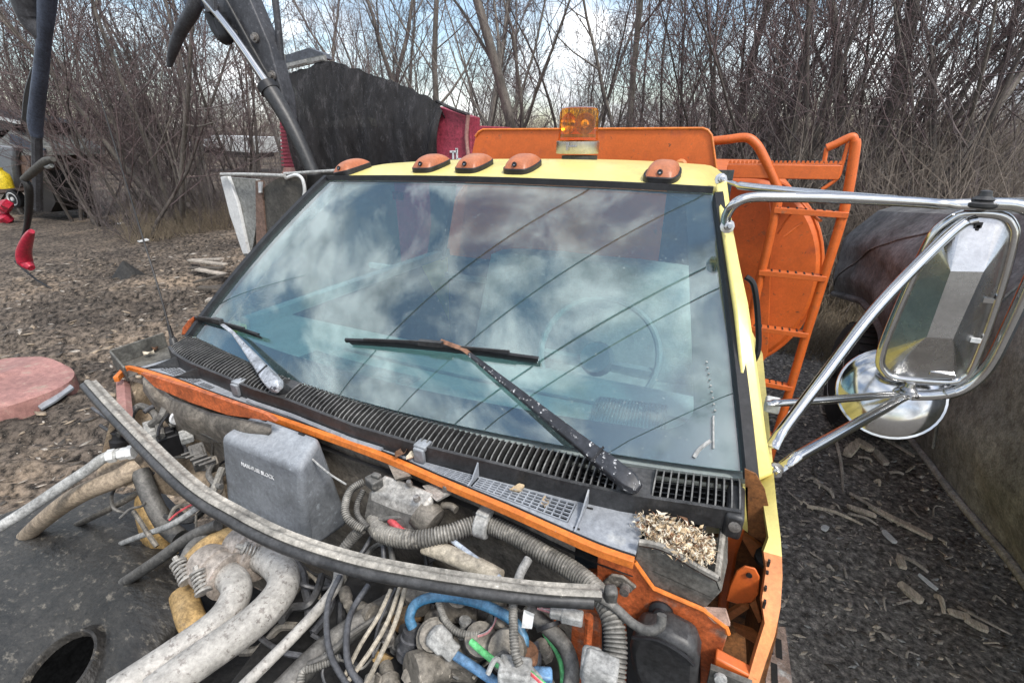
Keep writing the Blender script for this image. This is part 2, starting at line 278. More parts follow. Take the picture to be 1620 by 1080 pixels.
    def lathe(s, c, axis, prof, n=20):
        """prof: (distance along axis, radius)"""
        c = np.asarray(c, float); a = np.asarray(axis, float); a /= np.linalg.norm(a)
        u = np.cross(a, (0, 0, 1)); u = u if np.linalg.norm(u) > .05 else np.cross(a, (1, 0, 0)); u /= np.linalg.norm(u); w = np.cross(a, u)
        V = []; Fc = []
        for d, r in prof:
            for k in range(n):
                q = 2*math.pi*k/n; V.append(c+a*d+(u*math.cos(q)+w*math.sin(q))*max(r, 1e-4))
        for i in range(len(prof)-1):
            for k in range(n): Fc.append((i*n+k, i*n+(k+1) % n, (i+1)*n+(k+1) % n, (i+1)*n+k))
        Fc += [tuple(range(n))[::-1], tuple((len(prof)-1)*n+k for k in range(n))]
        return s.add(V, Fc)
    def build(s, name, m, parent=None, bevel=0, sharp=38, sub=0, recalc=True):
        org = origin_of(parent)
        V = [(x-org[0], y-org[1], z+CAMZ-org[2]) for x, y, z in s.v]
        me = bpy.data.meshes.new(name); me.from_pydata(V, [], s.f); me.validate()
        if recalc and len(s.f) < 60000:
            bm = bmesh.new(); bm.from_mesh(me); bmesh.ops.recalc_face_normals(bm, faces=bm.faces); bm.to_mesh(me); bm.free()
        me.polygons.foreach_set('use_smooth', [True]*len(me.polygons))
        try: me.set_sharp_from_angle(angle=math.radians(sharp))
        except Exception: pass
        for q in (m if isinstance(m, (list, tuple)) else [m]): me.materials.append(q)
        o = bpy.data.objects.new(name, me); COL.objects.link(o)
        if parent is not None: o.parent = parent
        if bevel:
            b = o.modifiers.new('bevel', 'BEVEL'); b.width = bevel; b.segments = 2; b.limit_method = 'ANGLE'; b.angle_limit = math.radians(40)
        if sub:
            b = o.modifiers.new('sub', 'SUBSURF'); b.levels = sub; b.render_levels = sub
        return o
def catmull(P, R, k):
    out = []; ro = []; n = len(P)
    for i in range(n-1):
        p0 = P[max(i-1, 0)]; p1 = P[i]; p2 = P[i+1]; p3 = P[min(i+2, n-1)]
        for j in range(k):
            t = j/k; t2 = t*t; t3 = t2*t
            out.append(.5*((2*p1)+(-p0+p2)*t+(2*p0-5*p1+4*p2-p3)*t2+(-p0+3*p1-3*p2+p3)*t3)); ro.append(R[i]*(1-t)+R[i+1]*t)
    out.append(P[-1]); ro.append(R[-1]); return out, ro
def thing(name, label, cat, loc, group=None):
    o = bpy.data.objects.new(name, None); o.empty_display_size = .2; COL.objects.link(o)
    o.location = (loc[0], loc[1], loc[2]); o['label'] = label; o['category'] = cat
    if group: o['group'] = group
    return o
def tag(o, label=None, cat=None, group=None, kind=None):
    if label: o['label'] = label
    if cat: o['category'] = cat
    if group: o['group'] = group
    if kind: o['kind'] = kind
    return o
def at_base(o):
    """move a single-mesh thing's origin to the foot of its mesh"""
    co = np.array([v.co[:] for v in o.data.vertices]); c = np.array([co[:, 0].mean(), co[:, 1].mean(), co[:, 2].min()])
    o.data.transform(__import__('mathutils').Matrix.Translation(-Vector(c))); o.location = Vector(o.location)+Vector(c); return o
def pxr(p, w): return w/2*depth(p)/F           # radius of something that spans w photograph pixels at p

# ------------------------------------------------------------------ ground
def vnoise(x, y, seed):
    xi = np.floor(x).astype(np.int64); yi = np.floor(y).astype(np.int64); fx = x-xi; fy = y-yi; fx = fx*fx*(3-2*fx); fy = fy*fy*(3-2*fy)
    def h(a, b):
        k = (a*374761393+b*668265263+seed*982451653) & 0xffffffff; k = ((k ^ (k >> 13))*1274126177) & 0xffffffff
        return ((k ^ (k >> 16)) & 0xffff)/65535.0
    return (h(xi, yi)*(1-fx)+h(xi+1, yi)*fx)*(1-fy)+(h(xi, yi+1)*(1-fx)+h(xi+1, yi+1)*fx)*fy
def ground_h(x, y):
    x = np.asarray(x, float); y = np.asarray(y, float); z = 0*x
    for sc_, a, sd_ in ((.35, .10, 1), (1.3, .05, 2), (4, .03, 3), (11, .016, 4)): z = z+a*(vnoise(x*sc_, y*sc_, sd_)-.5)
    c, s_ = math.cos(.42), math.sin(.42)      # wheel ruts on the muddy side
    xr, yr = x*c+y*s_, -x*s_+y*c
    rut = (vnoise(xr*.9, yr*5, 9)-.5)*.17+(vnoise(xr*2.5, yr*13, 10)-.5)*.10
    w = np.clip((-x-2.2)/1.5, 0, 1)*np.clip((16+x)/4, 0, 1)
    z = z+rut*w
    far = np.clip((np.hypot(x, y)-25)/60, 0, 1); z = z*(1-far)+far*1.2
    return z
def spaced(lo, hi, a, b, st, g=1.25):
    v = list(np.arange(a, b+st, st)); d = st
    while v[-1] < hi: d *= g; v.append(v[-1]+d)
    d = st
    while v[0] > lo: d *= g; v.insert(0, v[0]-d)
    return np.array(v)
gx = spaced(-420, 420, -13, 4.5, .05); gy = spaced(-300, 420, .3, 11, .05)
GX, GY = np.meshgrid(gx, gy); H = ground_h(GX, GY)
nx, ny = len(gx), len(gy)
me = bpy.data.meshes.new('ground')
idx = np.arange(nx*ny).reshape(ny, nx); q = np.stack([idx[:-1, :-1], idx[:-1, 1:], idx[1:, 1:], idx[1:, :-1]], -1).reshape(-1, 4)
def np_mesh(name, V, Q):
    me = bpy.data.meshes.new(name); k = Q.shape[1]
    me.vertices.add(len(V)); me.vertices.foreach_set('co', np.asarray(V, np.float32).ravel())
    me.loops.add(Q.size); me.loops.foreach_set('vertex_index', Q.astype(np.int32).ravel())
    me.polygons.add(len(Q)); me.polygons.foreach_set('loop_start', np.arange(0, Q.size, k, dtype=np.int32))
    try: me.polygons.foreach_set('loop_total', np.full(len(Q), k, dtype=np.int32))
    except Exception: pass
    me.update(calc_edges=True); me.validate(); return me
gm = bpy.data.materials.new('churned_mud'); gm.use_nodes = True; t = gm.node_tree; b = t.nodes['Principled BSDF']; l = t.links.new
tcn = N(t, 'ShaderNodeTexCoord')
def noise_n(t, vec, scale, det=8, rough=.65):
    n = N(t, 'ShaderNodeTexNoise'); n.inputs['Scale'].default_value = scale; n.inputs['Detail'].default_value = det; n.inputs['Roughness'].default_value = rough; t.links.new(vec, n.inputs['Vector']); return n
def ramp(t, src, stops):
    r = N(t, 'ShaderNodeValToRGB'); e = r.color_ramp.elements
    while len(e) < len(stops): e.new(.5)
    for k, (p, c) in enumerate(stops): e[k].position = p; e[k].color = tuple(c)+(1,)
    t.links.new(src, r.inputs[0]); return r
ob = tcn.outputs['Object']
a1 = ramp(t, noise_n(t, ob, .45).outputs['Fac'], [(.36, (.050, .043, .037)), (.52, (.115, .097, .080)), (.63, (.205, .165, .125))])
a2 = ramp(t, noise_n(t, ob, 14).outputs['Fac'], [(.38, (.16, .16, .16)), (.60, (1.7, 1.62, 1.55))])
mu = N(t, 'ShaderNodeMixRGB', blend_type='MULTIPLY'); mu.inputs[0].default_value = 1; l(a1.outputs[0], mu.inputs[1]); l(a2.outputs[0], mu.inputs[2])
sep = N(t, 'ShaderNodeSeparateXYZ'); l(ob, sep.inputs[0])
rx = N(t, 'ShaderNodeMapRange'); rx.inputs[1].default_value = -2.2; rx.inputs[2].default_value = -.5; l(sep.outputs[0], rx.inputs[0])
dk = ramp(t, noise_n(t, ob, 30).outputs['Fac'], [(.36, (.045, .042, .039)), (.55, (.20, .185, .168)), (.67, (.42, .385, .34))])
mm = N(t, 'ShaderNodeMixRGB'); l(rx.outputs[0], mm.inputs[0]); l(mu.outputs[0], mm.inputs[1]); l(dk.outputs[0], mm.inputs[2])
sp = ramp(t, noise_n(t, ob, 85, 4).outputs['Fac'], [(.63, (0, 0, 0)), (.69, (1, 1, 1))])
ms = N(t, 'ShaderNodeMixRGB'); l(sp.outputs[0], ms.inputs[0]); l(mm.outputs[0], ms.inputs[1]); ms.inputs[2].default_value = (.33, .29, .24, 1)
l(ms.outputs[0], b.inputs['Base Color']); b.inputs['Roughness'].default_value = .85; b.inputs['Specular IOR Level'].default_value = .25
bp = N(t, 'ShaderNodeBump'); bp.inputs['Strength'].default_value = .8; bp.inputs['Distance'].default_value = .03; l(noise_n(t, ob, 26).outputs['Fac'], bp.inputs['Height']); l(bp.outputs[0], b.inputs['Normal'])
me = np_mesh('ground', np.stack([GX, GY, H], -1).reshape(-1, 3), q)
me.polygons.foreach_set('use_smooth', [True]*len(me.polygons)); me.materials.append(gm)
go = bpy.data.objects.new('ground', me); COL.objects.link(go); go['kind'] = 'structure'

# far hill behind the woods
hb = MB()
def hillf(u, v):
    az = math.radians(-110+170*u); d = 85+60*v
    hgt = (2.6+.9*math.sin(u*9)+.6*math.sin(u*23+1))*math.sin(v*math.pi*.5)
    return np.array([math.sin(az)*d, math.cos(az)*d, GZ+.9+hgt])
hb.grid(hillf, 90, 6); ho = hb.build('hill', brush_m, recalc=False); ho['kind'] = 'structure'
# ------------------------------------------------------------------ the truck
truck = thing('work_truck', 'yellow and orange work truck with hood removed, amber roof beacon and open engine bay', 'truck', (-.72, 1.2, 0))
BLc, BRc = Yp(305, 530, .84), Yp(1175, 745, .84); TLc, TRc = Yp(517, 285, 1.38), Yp(1128, 305, 1.38)
def WS(u, v, off=0.0):
    bow = 4*u*(1-u)
    Bt = BLc*(1-u)+BRc*u+np.array([0, -.10*bow, 0]); Tt = TLc*(1-u)+TRc*u+np.array([0, -.05*bow, .014*bow])
    p = Bt*(1-v)+Tt*v; nrm = np.array([0, -.64, .77])
    return p+nrm*(.018*4*v*(1-v)+off)
wsm = MB().grid(lambda u, v: WS(u, v), 48, 24, thick=(0, .0035, -.004)); windshield = wsm.build('windshield', wind_glass, truck, recalc=False)
# printed black band round the glass, rounded inside corners
def ringband(l_, r_, b_, t_, rad, n=14):
    inn = []
    for (cx, cy, a0) in ((1-r_-rad, 1-t_-rad*1.6, 0), (l_+rad, 1-t_-rad*1.6, 90), (l_+rad, b_+rad*1.6, 180), (1-r_-rad, b_+rad*1.6, 270)):
        for k in range(n+1):
            a = math.radians(a0+90*k/n); inn.append((cx+rad*math.cos(a), cy+rad*1.6*math.sin(a)))
    # resample inner ring between corners, match each to the outer border by angle
    full = []
    for i in range(len(inn)):
        p, q_ = inn[i], inn[(i+1) % len(inn)]; m = max(1, int(math.hypot(p[0]-q_[0], p[1]-q_[1])/.03))
        full += [(p[0]+(q_[0]-p[0])*k/m, p[1]+(q_[1]-p[1])*k/m) for k in range(m)]
    cx, cy = (l_+1-r_)/2, (b_+1-t_)/2; outer = []
    for (x, y) in full:
        dx, dy = x-cx, y-cy; s = min(((1-cx)/dx) if dx > 1e-6 else 9e9, (-cx/dx) if dx < -1e-6 else 9e9, ((1-cy)/dy) if dy > 1e-6 else 9e9, (-cy/dy) if dy < -1e-6 else 9e9)
        outer.append((cx+dx*s, cy+dy*s))
    return full, outer
inn, outr = ringband(.012, .050, .085, .012, .05)
fb = MB(); n = len(inn)
fb.add([WS(u, v, -.006) for u, v in inn]+[WS((u+U)/2, (v+V_)/2, -.006) for (u, v), (U, V_) in zip(inn, outr)]+[WS(u, v, -.006) for u, v in outr],
       [(i, (i+1) % n, n+(i+1) % n, n+i) for i in range(n)]+[(n+i, n+(i+1) % n, 2*n+(i+1) % n, 2*n+i) for i in range(n)])
frit = mat('black_glass_band', (.016, .019, .03), .3, var=.4, vs=4, bump=0, speck=[((.14, .15, .17), .63, 12, .12)])
fb.build('glass_border', frit, windshield, recalc=False)
# faint printed wear marks low on the driver's side band
wm = MB()
for k in range(9): p = WS(.968+.0008*k, .30-.018*k, .002); wm.box(p, (.004, .004, .002))
wm.tube([WS(.972, .14, .002), WS(.971, .10, .002), WS(.97, .05, .002)], .0022, 5); wm.tube([WS(.967, .07, .002), WS(.955, .045, .002), WS(.948, .02, .002)], .004, 5)
wm.build('paint_fleck', ltgrey, windshield)
us = np.linspace(0, 1, 30)
MB().sweep([WS(u, 1.012) for u in us], [(-.010, -.006), (.010, -.006), (.010, .010), (-.010, .010)], smooth=0).build('top_seal', blk_clean, truck)
MB().sweep([WS(1.008, v, .010) for v in np.linspace(-.02, .975, 14)], [(-.014, -.008), (.014, -.008), (.010, .010), (-.010, .010)], upv=(0, -.64, .77), smooth=0).build('side_seal', blk_clean, truck)
MB().sweep([WS(-.006, v, .004) for v in np.linspace(-.02, 1.015, 14)], [(-.012, -.008), (.012, -.008), (.008, .010), (-.008, .010)], upv=(0, -.64, .77), smooth=0).build('side_seal', blk_clean, truck)

# roof: crowned sheet from the glass back to the rear wall
REAR = 2.28
def roof(u, v):
    e = WS(u, 1.03); x = -.72+(e[0]+.72)*(1.03-.02*v); y = e[1]*(1-v)+REAR*v
    rise = .030*(1-(1-min(1, v*3.4))**2)-.03*max(0, v-.35)
    c = abs(2*u-1); edge = -.05*max(0, (c-.86)/.14)**2*(.25+.75*min(1, v*4))
    return np.array([x, y, e[2]+rise+edge+.012*(1-c**2)*min(1, v*3)])
MB().grid(roof, 56, 30, thick=(0, 0, -.012)).build('roof', yellow, truck, recalc=False)
# marker lamps on the roof
def marker(px, py):
    p = Yp(px, py, 1.47)
    u = (p[0]-roof(0, .1)[0])/(roof(1, .1)[0]-roof(0, .1)[0]); c = min(((abs(roof(u, v)[1]-1.46), v) for v in np.linspace(0, .4, 60)))[1]
    r0 = roof(u, c); tx = roof(min(u+.02, 1), c)-roof(max(0, u-.02), c); tx /= np.linalg.norm(tx); ty = roof(u, c+.03)-roof(u, max(0, c-.03)); ty /= np.linalg.norm(ty); tz = np.cross(tx, ty)
    def shell(w, ln, h, z0, nn=14):
        def fn(a, b):
            s = b*2-1; q = a*2-1
            y = s*ln/2; prof = (1-abs(s)**2.6) if s < 0 else (1-abs(s)**1.7)
            hw = w/2*(1-.24*abs(s)**3)*(1-.12*(s+1)/2)
            zz = h*max(0, prof)**.6*max(0, 1-abs(q)**3.2)**.55
            return r0+tx*q*hw+ty*y+tz*(z0+zz)
        return MB().grid(fn, nn, nn)
    lamp = shell(.090, .145, .031, .012, 18).build('marker_lamp', lens_m, truck, sharp=60)
    ob_ = [(math.copysign(abs(math.cos(a))**.55, math.cos(a))*.049, math.copysign(abs(math.sin(a))**.6, math.sin(a))*.079) for a in np.linspace(0, 2*math.pi, 28, endpoint=False)]
    MB().prism([r0+tx*a*(1-.15*max(0, b/.079))+ty*b-tz*.006 for a, b in ob_], tz*.020).build('lamp_base', blk_clean, lamp, bevel=.002)
    sp_ = r0-ty*.066+tz*.025
    MB().lathe(sp_, -ty+tz*.6, [(-.004, .0075), (.004, .0075), (.0042, .004), (.001, .004)], 12).build('screw_hole', blk_clean, lamp)
    MB().lathe(sp_-tz*.003, -ty+tz*.6, [(0, .003), (.005, .003)], 8).build('screw', chrome_d, lamp)
for px, py in ((562, 265), (686, 258), (755, 258), (831, 260), (1050, 275)): marker(px, py)

# rotating beacon
bc = Yp(913, 245, 1.95); bz = roof(.55, .6)[2]
bxy = np.array([bc[0], 1.95, 0]); hz = lambda py: Yp(913, py, 1.95)[2]
br = pxr(Yp(912, 210, 1.95), 62)
beacon = MB().lathe(bxy+[0, 0, hz(243)], (0, 0, 1), [(0, br*1.08), (.004, br*1.10), (hz(224)-hz(243), br*1.10), (hz(223)-hz(243), br*1.02), (hz(222)-hz(243), 0)], 40).build('beacon', brushed, truck)
MB().lathe(bxy+[0, 0, hz(222)], (0, 0, 1), [(0, br*1.03), (.01, br), (hz(178)-hz(222), br*.97), (hz(172)-hz(222), br*.90), (hz(170)-hz(222), br*.7), (hz(169.5)-hz(222), 0)], 40).build('dome', amber_glass, beacon)
MB().lathe(bxy+[.01, 0, bz-.06], (0, 0, 1), [(0, br*.92), (hz(246)-bz+.06, br*.92)], 24).build('beacon_foot', blk, beacon)
reflm = mat('gold_reflector', (.9, .55, .12), .18, metal=.9, var=.2, vs=20, bump=.02)
for sx in (-1, 1):
    c = bxy+[sx*br*.42, -.02, (hz(180)+hz(212))/2]; ax = np.array([sx*.35, -1, 0])
    R_ = br*.5
    MB().lathe(c, ax, [(-.03, .003), (-.022, R_*.55), (-.004, R_*.9), (.004, R_), (.002, R_*.96), (-.008, R_*.85), (-.022, R_*.4), (-.02, .002)], 24).build('reflector', reflm, beacon)
    MB().lathe(c, ax, [(-.02, .006), (.0, .007), (.006, .004)], 10).build('bulb', steel_bolt, beacon)
MB().box(bxy+[0, .0, hz(215)], (br*1.5, br*1.2, .012)).build('motor_plate', rust_pipe, beacon)
cl = Yp(898, 232, 1.95-br*1.1); MB().box(cl, (.012, .012, .03)).box(cl+[.022, 0, 0], (.03, .012, .008)).build('band_clamp', chrome_d, beacon, bevel=.001)

# cab body: pillars, sides, rear wall, floor
Ppts = [(1131, 292, 1150, 284, 1.40), (1142, 360, 1160, 362, 1.22), (1152, 425, 1171, 420, 1.12), (1162, 493, 1184, 480, 1.04), (1172, 600, 1202, 605, .95), (1181, 693, 1213, 692, .885), (1185, 770, 1224, 750, .845)]
inner = [Yp(a, b, y)+[0, .004, .0] for a, b, c, d, y in Ppts]; outer = [Yp(c, d, y+.02) for a, b, c, d, y in Ppts]
MB().loft(inner, outer, (0, .045, -.03)).build('pillar', yellow, truck, bevel=.006)
# driver's side skin below and behind the pillar (seen edge on), with window opening
sideR = [np.array([p[0], p[1], p[2]]) for p in outer]
top_r = roof(1, .02); beltz = -.62
dr = MB(); dr.loft([sideR[-1]+[0, .02, 0], sideR[-1]+[-.01, .6, 0], np.array([sideR[-1][0]-.12, REAR, beltz])], [sideR[-1]+[.03, .02, -1.1], sideR[-1]+[.02, .6, -1.1], np.array([sideR[-1][0]-.02, REAR, beltz-1.1])], (-.03, 0, 0))
door = dr.build('door', yellow, truck)
xr = roof(1, 1)[0]
MB().loft([roof(1, .05)+[0, 0, -.005], roof(1, .5)+[-.03, 0, -.005], roof(1, 1)+[-.06, 0, -.005]], [roof(1, .05)+[.004, 0, -.03], roof(1, .5)+[-.03, 0, -.04], roof(1, 1)+[-.06, 0, -.04]], (-.02, 0, 0)).build('drip_rail', yellow, truck)
MB().bar(roof(1, .98)+[-.09, -.05, -.04], [sideR[-1][0]-.16, REAR-.06, beltz], .04, .1).build('rear_pillar', inner_m, truck)
MB().bar(roof(0, .98)+[0, -.05, -.04], [-1.53, REAR-.06, beltz], .04, .1).build('rear_pillar', inner_m, truck)
gh = [Yp(1180, 438, 1.25), Yp(1192, 450, 1.25), Yp(1198, 490, 1.25), Yp(1200, 545, 1.25), Yp(1194, 568, 1.25), Yp(1186, 575, 1.25)]
MB().tube(gh, .007, 8).build('vent_window_frame', blk_clean, truck)
# passenger pillar + door
li = [WS(-.015, v)+[0, .0, .006] for v in np.linspace(-.03, 1.02, 8)]; lo = [WS(-.015, v)+[-.035, .03, -.02] for v in np.linspace(-.03, 1.02, 8)]
MB().loft(li, lo, (0, .03, -.03)).build('pillar', yellow, truck, bevel=.005)
dl = MB().loft([np.array([-1.575, .86, -.60]), np.array([-1.58, 1.6, beltz]), np.array([-1.54, REAR, beltz])], [np.array([-1.60, .86, -1.75]), np.array([-1.60, 1.6, -1.75]), np.array([-1.58, REAR, -1.75])], (.06, 0, 0)); dl.build('door', yellow, truck)
MB().box((-1.505, 1.56, -1.02), (.02, 1.42, .80)).build('door_trim', inner_m, truck)
MB().loft([WS(-.004, v, -.012) for v in np.linspace(0, 1, 8)], [WS(.022, v, -.05) for v in np.linspace(0, 1, 8)], (0, .004, -.004)).build('pillar_trim', inner_m, truck)
MB().loft([np.array([-1.545, .95, -.60]), np.array([-1.53, REAR-.02, -.61])], [WS(-.01, 1.0)+[0, .05, -.01], roof(.01, .97)+[0, 0, -.02]], (.004, 0, 0)).build('side_window', side_glass, truck)
# orange flare at the foot of the passenger pillar
MB().prism([Yp(*p, .86) for p in ((286, 530), (288, 518), (297, 506), (306, 500), (304, 510), (294, 530))], (0, .05, -.01)).build('pillar_foot', orange_dusty, truck, bevel=.004)
# rear wall with window
RW = [np.array([-1.52, REAR, 0]), np.array([xr, REAR, 0])]
wl, wr_, wb, wt = Yp(690, 430, REAR)[0], Yp(1040, 430, REAR)[0], Yp(690, 402, REAR)[2], -.16
bw = MB()
for (x0, x1, z0, z1) in ((-1.50, wl, -1.5, -.12), (wr_, xr+.02, -1.5, -.12), (wl, wr_, -1.5, wb), (wl, wr_, wt, -.10)): bw.box(((x0+x1)/2, REAR, (z0+z1)/2), (x1-x0, .03, z1-z0))
bw.build('rear_wall', inner_m, truck)
MB().box(((wl+wr_)/2, REAR, (wb+wt)/2), (wr_-wl, .006, wt-wb)).build('rear_window', side_glass, truck)
MB().box((-.72, 1.55, -1.42), (1.6, 1.45, .04)).build('cab_floor', inner_m, truck)
MB().grid(lambda u, v: roof(.03+.94*u, .06+.92*v)+[0, 0, -.025], 10, 10).build('headliner', inner_m, truck)
# dash, vents, wheel, seats
def dashf(u, v):
    e = WS(-.01+1.02*u, -.01); e2 = np.array([e[0], 1.22, -.60])
    return e*(1-v)+e2*v+[0, .004, -.012-.01*math.sin(v*3.1)+(-.05*max(0, v-.86)/.14)]
dash = MB().grid(dashf, 24, 16, thick=(0, .02, -.10)).build('dashboard', dash_m, truck, recalc=False)
MB().loft([dashf(u, 1)+[0, .0, 0] for u in us], [dashf(u, 1)+[0, .06, -.35] for u in us], (0, -.03, 0)).build('dash_face', inner_m, dash)
dv = MB()
for k in range(46):
    u = .26+.24*k/45; a = dashf(u, .28)+[0, 0, .004]; c = dashf(u+.004, .42)+[0, 0, .004]; dv.bar(a, c, .004, .004)
dv.build('defrost_vent', dash_d, dash)
MB().loft([dashf(u, .53)+[0, 0, .003] for u in np.linspace(.3, .99, 20)], [dashf(u, .56)+[0, 0, .003] for u in np.linspace(.3, .99, 20)]).build('dash_seam', dash_d, dash)
sg = MB(); q4 = [Yp(945, 628, 1.02), Yp(1062, 645, 1.02), Yp(1052, 702, .88), Yp(915, 682, .88)]
zt = dashf(.8, .4)[2]+.004
g4 = [Zp(*p, zt) for p in ((948, 628), (1055, 642), (1050, 700), (925, 680))]
for k in range(22):
    a = g4[0]+(g4[1]-g4[0])*k/21; c = g4[3]+(g4[2]-g4[3])*k/21; sg.bar(a, c, .0035, .004)
for k in (0, 1): sg.bar(g4[3*k], g4[1+k], .004, .005)
sg.build('speaker_grille', dash_d, dash)
wc = Yp(945, 560, 1.42)
tw = MB(); ring = [wc+np.array([math.cos(a)*.20, math.sin(a)*.10, math.sin(a)*.165]) for a in np.linspace(0, 2*math.pi, 33)]
tw.tube(ring, .011, 8, smooth=1); tw.bar(wc+[-.19, 0, -.03], wc+[.19, 0, -.03], .03, .02); tw.lathe(wc+[0, -.03, .0], (0, .85, -.5), [(0, .05), (.04, .06)], 16); tw.build('steering_wheel', dash_m, truck)
def seat(x0, x1):
    w = x1-x0; c = (x0+x1)/2
    def bk(u, v):
        s = 2*u-1; b_ = .05*(1-abs(s)**4)*(1-abs(2*v-1)**6); return np.array([c+s*w/2*(1-.06*v), 1.86+.16*v-b_-.02*abs(math.sin(u*9.4))**.5, -.98+.485*v*(1-.05*abs(s)**6)])
    st = MB().grid(bk, 20, 14, thick=(0, .12, 0)).build('seat_back', seat_m, truck)
    MB().box((c, 1.66, -1.0), (w, .45, .14)).build('seat_cushion', seat_m, st, bevel=.03)
seat(-1.10, -.01)
MB().bar((-1.52, 1.0, -.60), (-1.50, REAR, -.60), .05, .04).build('window_ledge', dash_m, truck)
MB().bar(Yp(690, 420, REAR-.04)+[-.5, 0, -.05], Yp(690, 420, REAR-.04)+[.70, 0, -.05], .02, .03).build('window_ledge', dash_m, truck)
tg = mat('red_tag', (.5, .06, .05), .5); MB().box((-1.19, 1.5, -.20), (.05, .004, .03)).build('hanging_tag', tg, truck)

# wipers
def wiper(pivot, elbow, tip, b0, b1, armm, name_w):
    pv = np.asarray(pivot); el = np.asarray(elbow); 
    d = (el-pv); ln = np.linalg.norm(d); d /= ln; up_ = np.array([0, -.6, .8]); sd_ = np.cross(d, up_); sd_ /= np.linalg.norm(sd_); up_ = np.cross(sd_, d)
    w = MB()
    st = [(-.02, .010, .016), (0, .019, .024), (.05, .019, .024), (.075, .017, .020), (.12, .015, .017), (ln*.75, .009, .011), (ln*.93, .007, .008), (ln, .006, .006)]
    V = []; Fc = []
    for s, hw, hh in st:
        c = pv+d*s; V += [c+sd_*hw, c+sd_*hw*.8+up_*hh, c-sd_*hw*.8+up_*hh, c-sd_*hw]
    m = len(st)
    for i in range(m-1):
        for k in range(4): Fc.append((i*4+k, i*4+(k+1) % 4, i*4+4+(k+1) % 4, i*4+4+k))
    Fc += [(0, 1, 2, 3), tuple(4*m-4+k for k in range(4))]
    w.add(V, Fc); arm = w.build('wiper_arm', armm, truck, bevel=.003, sharp=30)
    MB().box(pv+d*.072+up_*.0215, (.004, .036, .0035), (d, sd_, up_)).build('arm_hinge', blk_clean, arm)
    MB().lathe(pv-up_*.03, up_, [(0, .017), (.026, .017), (.028, .012)], 16).build('pivot', blk, arm)
    tp = np.asarray(tip); MB().sweep([el-d*.01+up_*.002, el+d*.02, (el+tp)/2+up_*.012, tp+up_*.010], [(-.005, -.002), (.005, -.002), (.005, .003), (-.005, .003)], upv=tuple(up_), smooth=4).build('arm_hook', rustm if armm is wiper_m else wiper_g, arm)
    b0 = np.asarray(b0); b1 = np.asarray(b1); bd = (b1-b0)/np.linalg.norm(b1-b0)
    def onb(f): return b0*(1-f)+b1*f+up_*.012*4*f*(1-f)
    bl = MB().sweep([onb(f)+up_*.008 for f in np.linspace(.0, 1, 13)], [(-.006, 0), (.006, 0), (.003, .008), (-.003, .008)], upv=tuple(up_), smooth=2); blade = bl.build('wiper_blade', blk_clean, truck)
    MB().sweep([onb(f)-up_*.002 for f in np.linspace(.01, .99, 13)], [(-.002, -.008), (.002, -.008), (.002, .008), (-.002, .008)], upv=tuple(up_), smooth=2).build('rubber_edge', blk_clean, blade)
    br_ = MB()
    for f0, f1 in ((.12, .45), (.55, .88)): br_.bar(onb(f0)+up_*.018, onb(f1)+up_*.026, .005, .006)
    br_.bar(onb(.44)+up_*.024, onb(.56)+up_*.024, .014, .012); br_.build('blade_bridge', blk, blade)
def glassp(px, py, off=.012):
    best = None
    for it, (u0, u1, v0, v1) in enumerate([(0, 1, -.1, 1)]):
        for _ in range(5):
            U = np.linspace(u0, u1, 15); V_ = np.linspace(v0, v1, 15)
            best = min(((proj(WS(u, v, off))[0]-px)**2+(proj(WS(u, v, off))[1]-py)**2, u, v) for u in U for v in V_)
            du, dv_ = (u1-u0)/8, (v1-v0)/8; u0, u1, v0, v1 = best[1]-du, best[1]+du, best[2]-dv_, best[2]+dv_
    return WS(best[1], best[2], off), best[1], best[2]
pvR = Zp(997, 764, -.565); elR = glassp(742, 560, .03)[0]; tipR = glassp(700, 543, .014)[0]
wiper(pvR, elR, tipR, glassp(551, 541, .006)[0], glassp(853, 571, .006)[0], wiper_m, 'r')
pvL = Zp(440, 612, -.565); elL = glassp(372, 530, .03)[0]; tipL = glassp(348, 509, .014)[0]
wiper(pvL, elL, tipL, glassp(312, 505, .008)[0], glassp(413, 533, .008)[0], wiper_g, 'l')

# cowl: glass foot sheet, fin grille, front wall, apron, flange
zc = -.598
def interp(pts, f):
    P = np.array(pts, float); d = np.r_[0, np.cumsum(np.hypot(*np.diff(P[:, :2], axis=0).T))]; d /= d[-1]
    return np.array([np.interp(f, d, P[:, k]) for k in range(P.shape[1])])
ridge_px = [(268, 549), (276, 560), (299, 574), (354, 596), (400, 616), (460, 635), (560, 674), (672, 707), (820, 743), (900, 763), (987, 782), (1026, 788), (1100, 799), (1172, 811)]
ridge = [Zp(x, y, zc+.012) for x, y in ridge_px]
back_px = [(306, 531), (318, 537), (345, 550), (395, 573), (440, 592), (540, 627), (640, 657), (773, 691), (907, 718), (985, 736), (1040, 742), (1170, 758)]
back = [Zp(x, y, zc+.018) for x, y in back_px]
ridge_f = lambda f: interp(ridge, f); back_f = lambda f: interp(back, f)
cowl = MB().sweep([ridge_f(f)+[0, 0, 0] for f in np.linspace(0, 1, 50)], [(-.004, -.038), (.004, -.038), (.004, .004), (-.004, .004)], smooth=0).build('cowl_grille', blk, truck)
MB().loft([back_f(f)+[0, -.004, .0] for f in us], [WS(.0+1.0*f, -.03, -.012) for f in us], (0, 0, -.006)).build('glass_foot_panel', blk, cowl)
MB().loft([ridge_f(f)+[0, .004, -.034] for f in us], [back_f(f)+[0, .01, -.034] for f in us], (0, 0, -.004)).build('grille_floor', dark_m, cowl)
